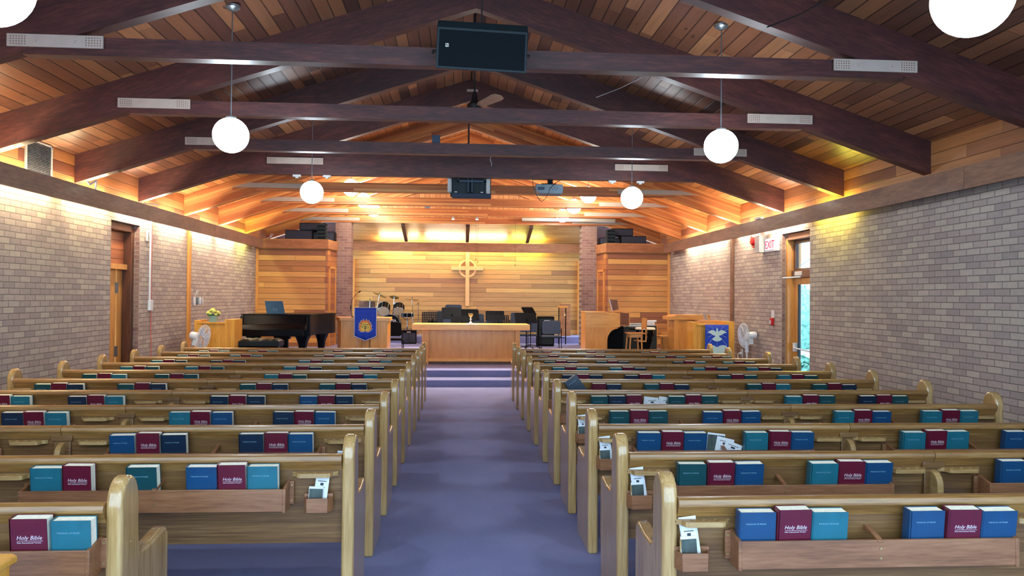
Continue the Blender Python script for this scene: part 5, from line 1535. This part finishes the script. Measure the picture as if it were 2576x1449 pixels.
# white raceway, switch box and red cord
p1 = wl_(378, 553); p2 = wl_(378, 763); p3 = wl_(378, 781)
t = thing('cable_raceway', 'white vertical cable raceway with a box on the left brick wall', 'raceway', (XL, p1.y, p3.z))
MB().box(0, .02, -.02, .02, p2.z-p3.z, 2.9-p3.z).build('channel', 'white', t, bevel=.003)
MB().box(0, .045, -.055, .055, 0, .17).build('outlet_box', 'white', t, bevel=.006)
p4 = wl_(382, 905)
cable([(XL+.012, p1.y+.05, 2.86), (XL+.012, p1.y+.05, 1.72), (XL+.015, p1.y+.04, 1.2), (XL+.02, p1.y+.06, .6), (XL+.03, p1.y+.05, .02)], 'thin red cord running down beside the white raceway', 'redcord', .006)
p = wl_(369, 593)
o = MB().box(0, .03, -.04, .04, -.09, .09).build('wall_sensor', 'offwhite', loc=(XL, p.y, p.z), bevel=.006); tag(o, 'narrow white wall sensor beside the raceway on the left wall', 'sensor')
MB().box(.03, .034, -.012, .012, -.06, .06).build('lens', 'grey', o)
# clutter of switches near the left post
p = wl_(497, 757)
t = thing('wall_control_panel', 'cluster of small wall controls on the left brick wall above the screen', 'control panel', (XL, p.y, p.z))
for dy, w_, h_, mt in ((-.22, .06, .16, 'white'), (-.05, .05, .13, 'grey'), (.09, .05, .14, 'white'), (.22, .06, .12, 'offwhite')):
    MB().box(0, .03, dy-w_/2, dy+w_/2, -h_/2, h_/2).build('control_box', mt, t, bevel=.004)
m = MB(); m.tube([(.02, -.24, .08), (.10, -.26, .18), (.04, -.16, .20), (.02, -.2, .10)], .007, 6); m.build('lead', 'cord_white', t)
# white cords lying on the cove board
cable([at(x, y, X=XL+.26) for x, y in ((219, 456), (226, 464), (240, 456), (243, 453), (241, 462), (240, 476))], 'bent white strip lying over the left cove board', 'cord_white', .012)
cable([at(x, y, X=XL+.25) for x, y in ((362, 511), (376, 513), (388, 514), (398, 516))], 'white cord lying along the top of the left cove board', 'cord_white', .008)
pc = at(682, 596, Y=18.8)
cable([(pc.x-.1, 18.8, ZT+.005), (pc.x, 18.8, ZT+.05), (pc.x+.05, 18.8, ZT+.11), (pc.x-.0, 18.8, ZT+.12), (pc.x-.02, 18.8, ZT+.07), (pc.x+.02, 18.8, ZT+.04)], 'loop of pale cable on top of the left storage room', 'cord_white', .008)
# exit sign group on the right wall
def wr(px, py, off=0): return at(px, py, X=XR-off)
p = wr(1930, 618)
t = thing('exit_sign', 'white emergency light box with a red lit EXIT sign on the right wall', 'exit sign', (XR, wr(1918, 615).y+.25, 0))
a = wr(1902, 596, .08); b = wr(1958, 636, .08)
y_far = at(1902, 615, X=XR-.12).y; 
t.location = (XR, 12.91, 2.54)
MB().box(-.14, 0, -.08, .12, -.02, .28).build('battery_box', 'offwhite', t, bevel=.006)
MB().box(-.31, -.14, .02, .05, 0, .24).build('side_plate', 'offwhite', t, bevel=.004) if False else None
MB().box(-.05, .0, -.62, -.10, -.02, .21).build('sign_case', 'white', t, bevel=.006)
sp = MB().box(-.058, -.05, -.50, -.14, .015, .185).build('sign_face', emit('exit face', (1.0, .80, .82), .5), t)
MT['exit_red'] = emit('exit red', (1.0, .03, .06), .9)
text_obj('lettering', 'EXIT', .19, 'exit_red', sp, (-.060, -.145, .035), rot=(pi/2, 0, -pi/2), extrude=.001)
for k, (dy, dz) in enumerate(((-.02, .34), (-.22, .34))):
    m = MB().lathe([(.02, 0), (.034, .02), (.038, .04), (.034, .042), (0, .042)], seg=18, M=Matrix.Translation((-.07, dy, dz-.02)) @ Matrix.Rotation(pi/2+.2, 4, 'X'))
    m.box(-.085, -.055, dy-.01, dy+.02, dz-.08, dz-.02); m.build('lamp_head', 'offwhite', t, smooth=True)
t.rotation_euler = (0, 0, 0)
p = at(1893, 604, X=XR-.05)
t = thing('alarm_bell', 'round red fire alarm bell beside the exit sign', 'alarm bell', (XR, p.y, p.z))
MB().lathe([(.02, 0), (.10, .02), (.105, .045), (.08, .075), (0, .085)], seg=24, M=Matrix.Rotation(-pi/2, 4, 'Y')).build('gong', 'red', t, smooth=True)
MB().box(-.04, 0, -.05, .05, -.14, -.02).build('back_box', 'red', t, bevel=.004)
p = wr(1945, 806); p0 = wr(1945, 787)
t = thing('fire_alarm_station', 'red fire alarm pull station with a white notice above it', 'alarm', (XR, p.y, p.z))
MB().box(-.05, 0, -.045, .045, -.08, .04).build('body', 'red', t, bevel=.008)
MB().box(-.058, -.05, -.02, .02, -.06, .0).build('handle', 'white', t, bevel=.002)
MB().box(-.012, 0, -.05, .05, .045, .17).build('notice', 'paper', t)
p = at(1866, 886, X=XR-.0)
t = thing('wall_socket', 'white power socket with a plugged cable low on the right brick wall', 'socket', (XR, p.y, p.z))
MB().box(-.012, 0, -.06, .06, -.10, .06).build('face_plate', 'white', t, bevel=.004)
MB().box(-.05, -.012, -.03, .03, -.04, .0).build('plug', 'white', t, bevel=.004)
MB().tube([(-.05, 0, -.02), (-.12, -.1, -.04), (-.16, -.3, -.16), (-.20, -.4, -.28)], .006, 6).build('lead', 'cord_white', t, smooth=True)
for px_, py_, n in ((1912, 540, 'right'),):
    p = at(px_, py_, X=XR-.22)
    o = MB().box(-.05, .05, -.09, .09, 0, .035).build('motion_sensor', 'white', loc=(XR-.24, p.y, 3.066), bevel=.01); tag(o, 'small white box sitting on the right cove board', 'sensor')
# clamps under the fourth truss
for px_, n in ((747, 'left'), (823, 'second left'), (1540, 'second right'), (1611, 'right')):
    p = at(px_, 436, Y=FR[3]+.05)
    o = MB().box(-.06, .06, -.03, .03, -.03, 0).build('truss_clip', 'offwhite', loc=(p.x, FR[3]+.05, 3.614)); MB().box(-.02, .02, -.02, .02, -.05, -.03).build('hook', 'offwhite', o)
    tag(o, 'pale clip under the fourth truss tie, %s' % n, 'clip', 'clips under the fourth truss')
p = at(722, 858, Y=18.9)
o = MB().box(-.05, .05, -.02, 0, -.04, .04).build('wall_plate', 'offwhite', loc=(at(719, 848, Y=18.94).x, 18.945, at(719, 848, Y=18.94).z), bevel=.004); tag(o, 'small white wall plate behind the grand piano', 'socket')
# stage cabinet edge marks
for o in list(SC.objects):
    if o.get('kind') == 'structure' and o.type == 'MESH': pass
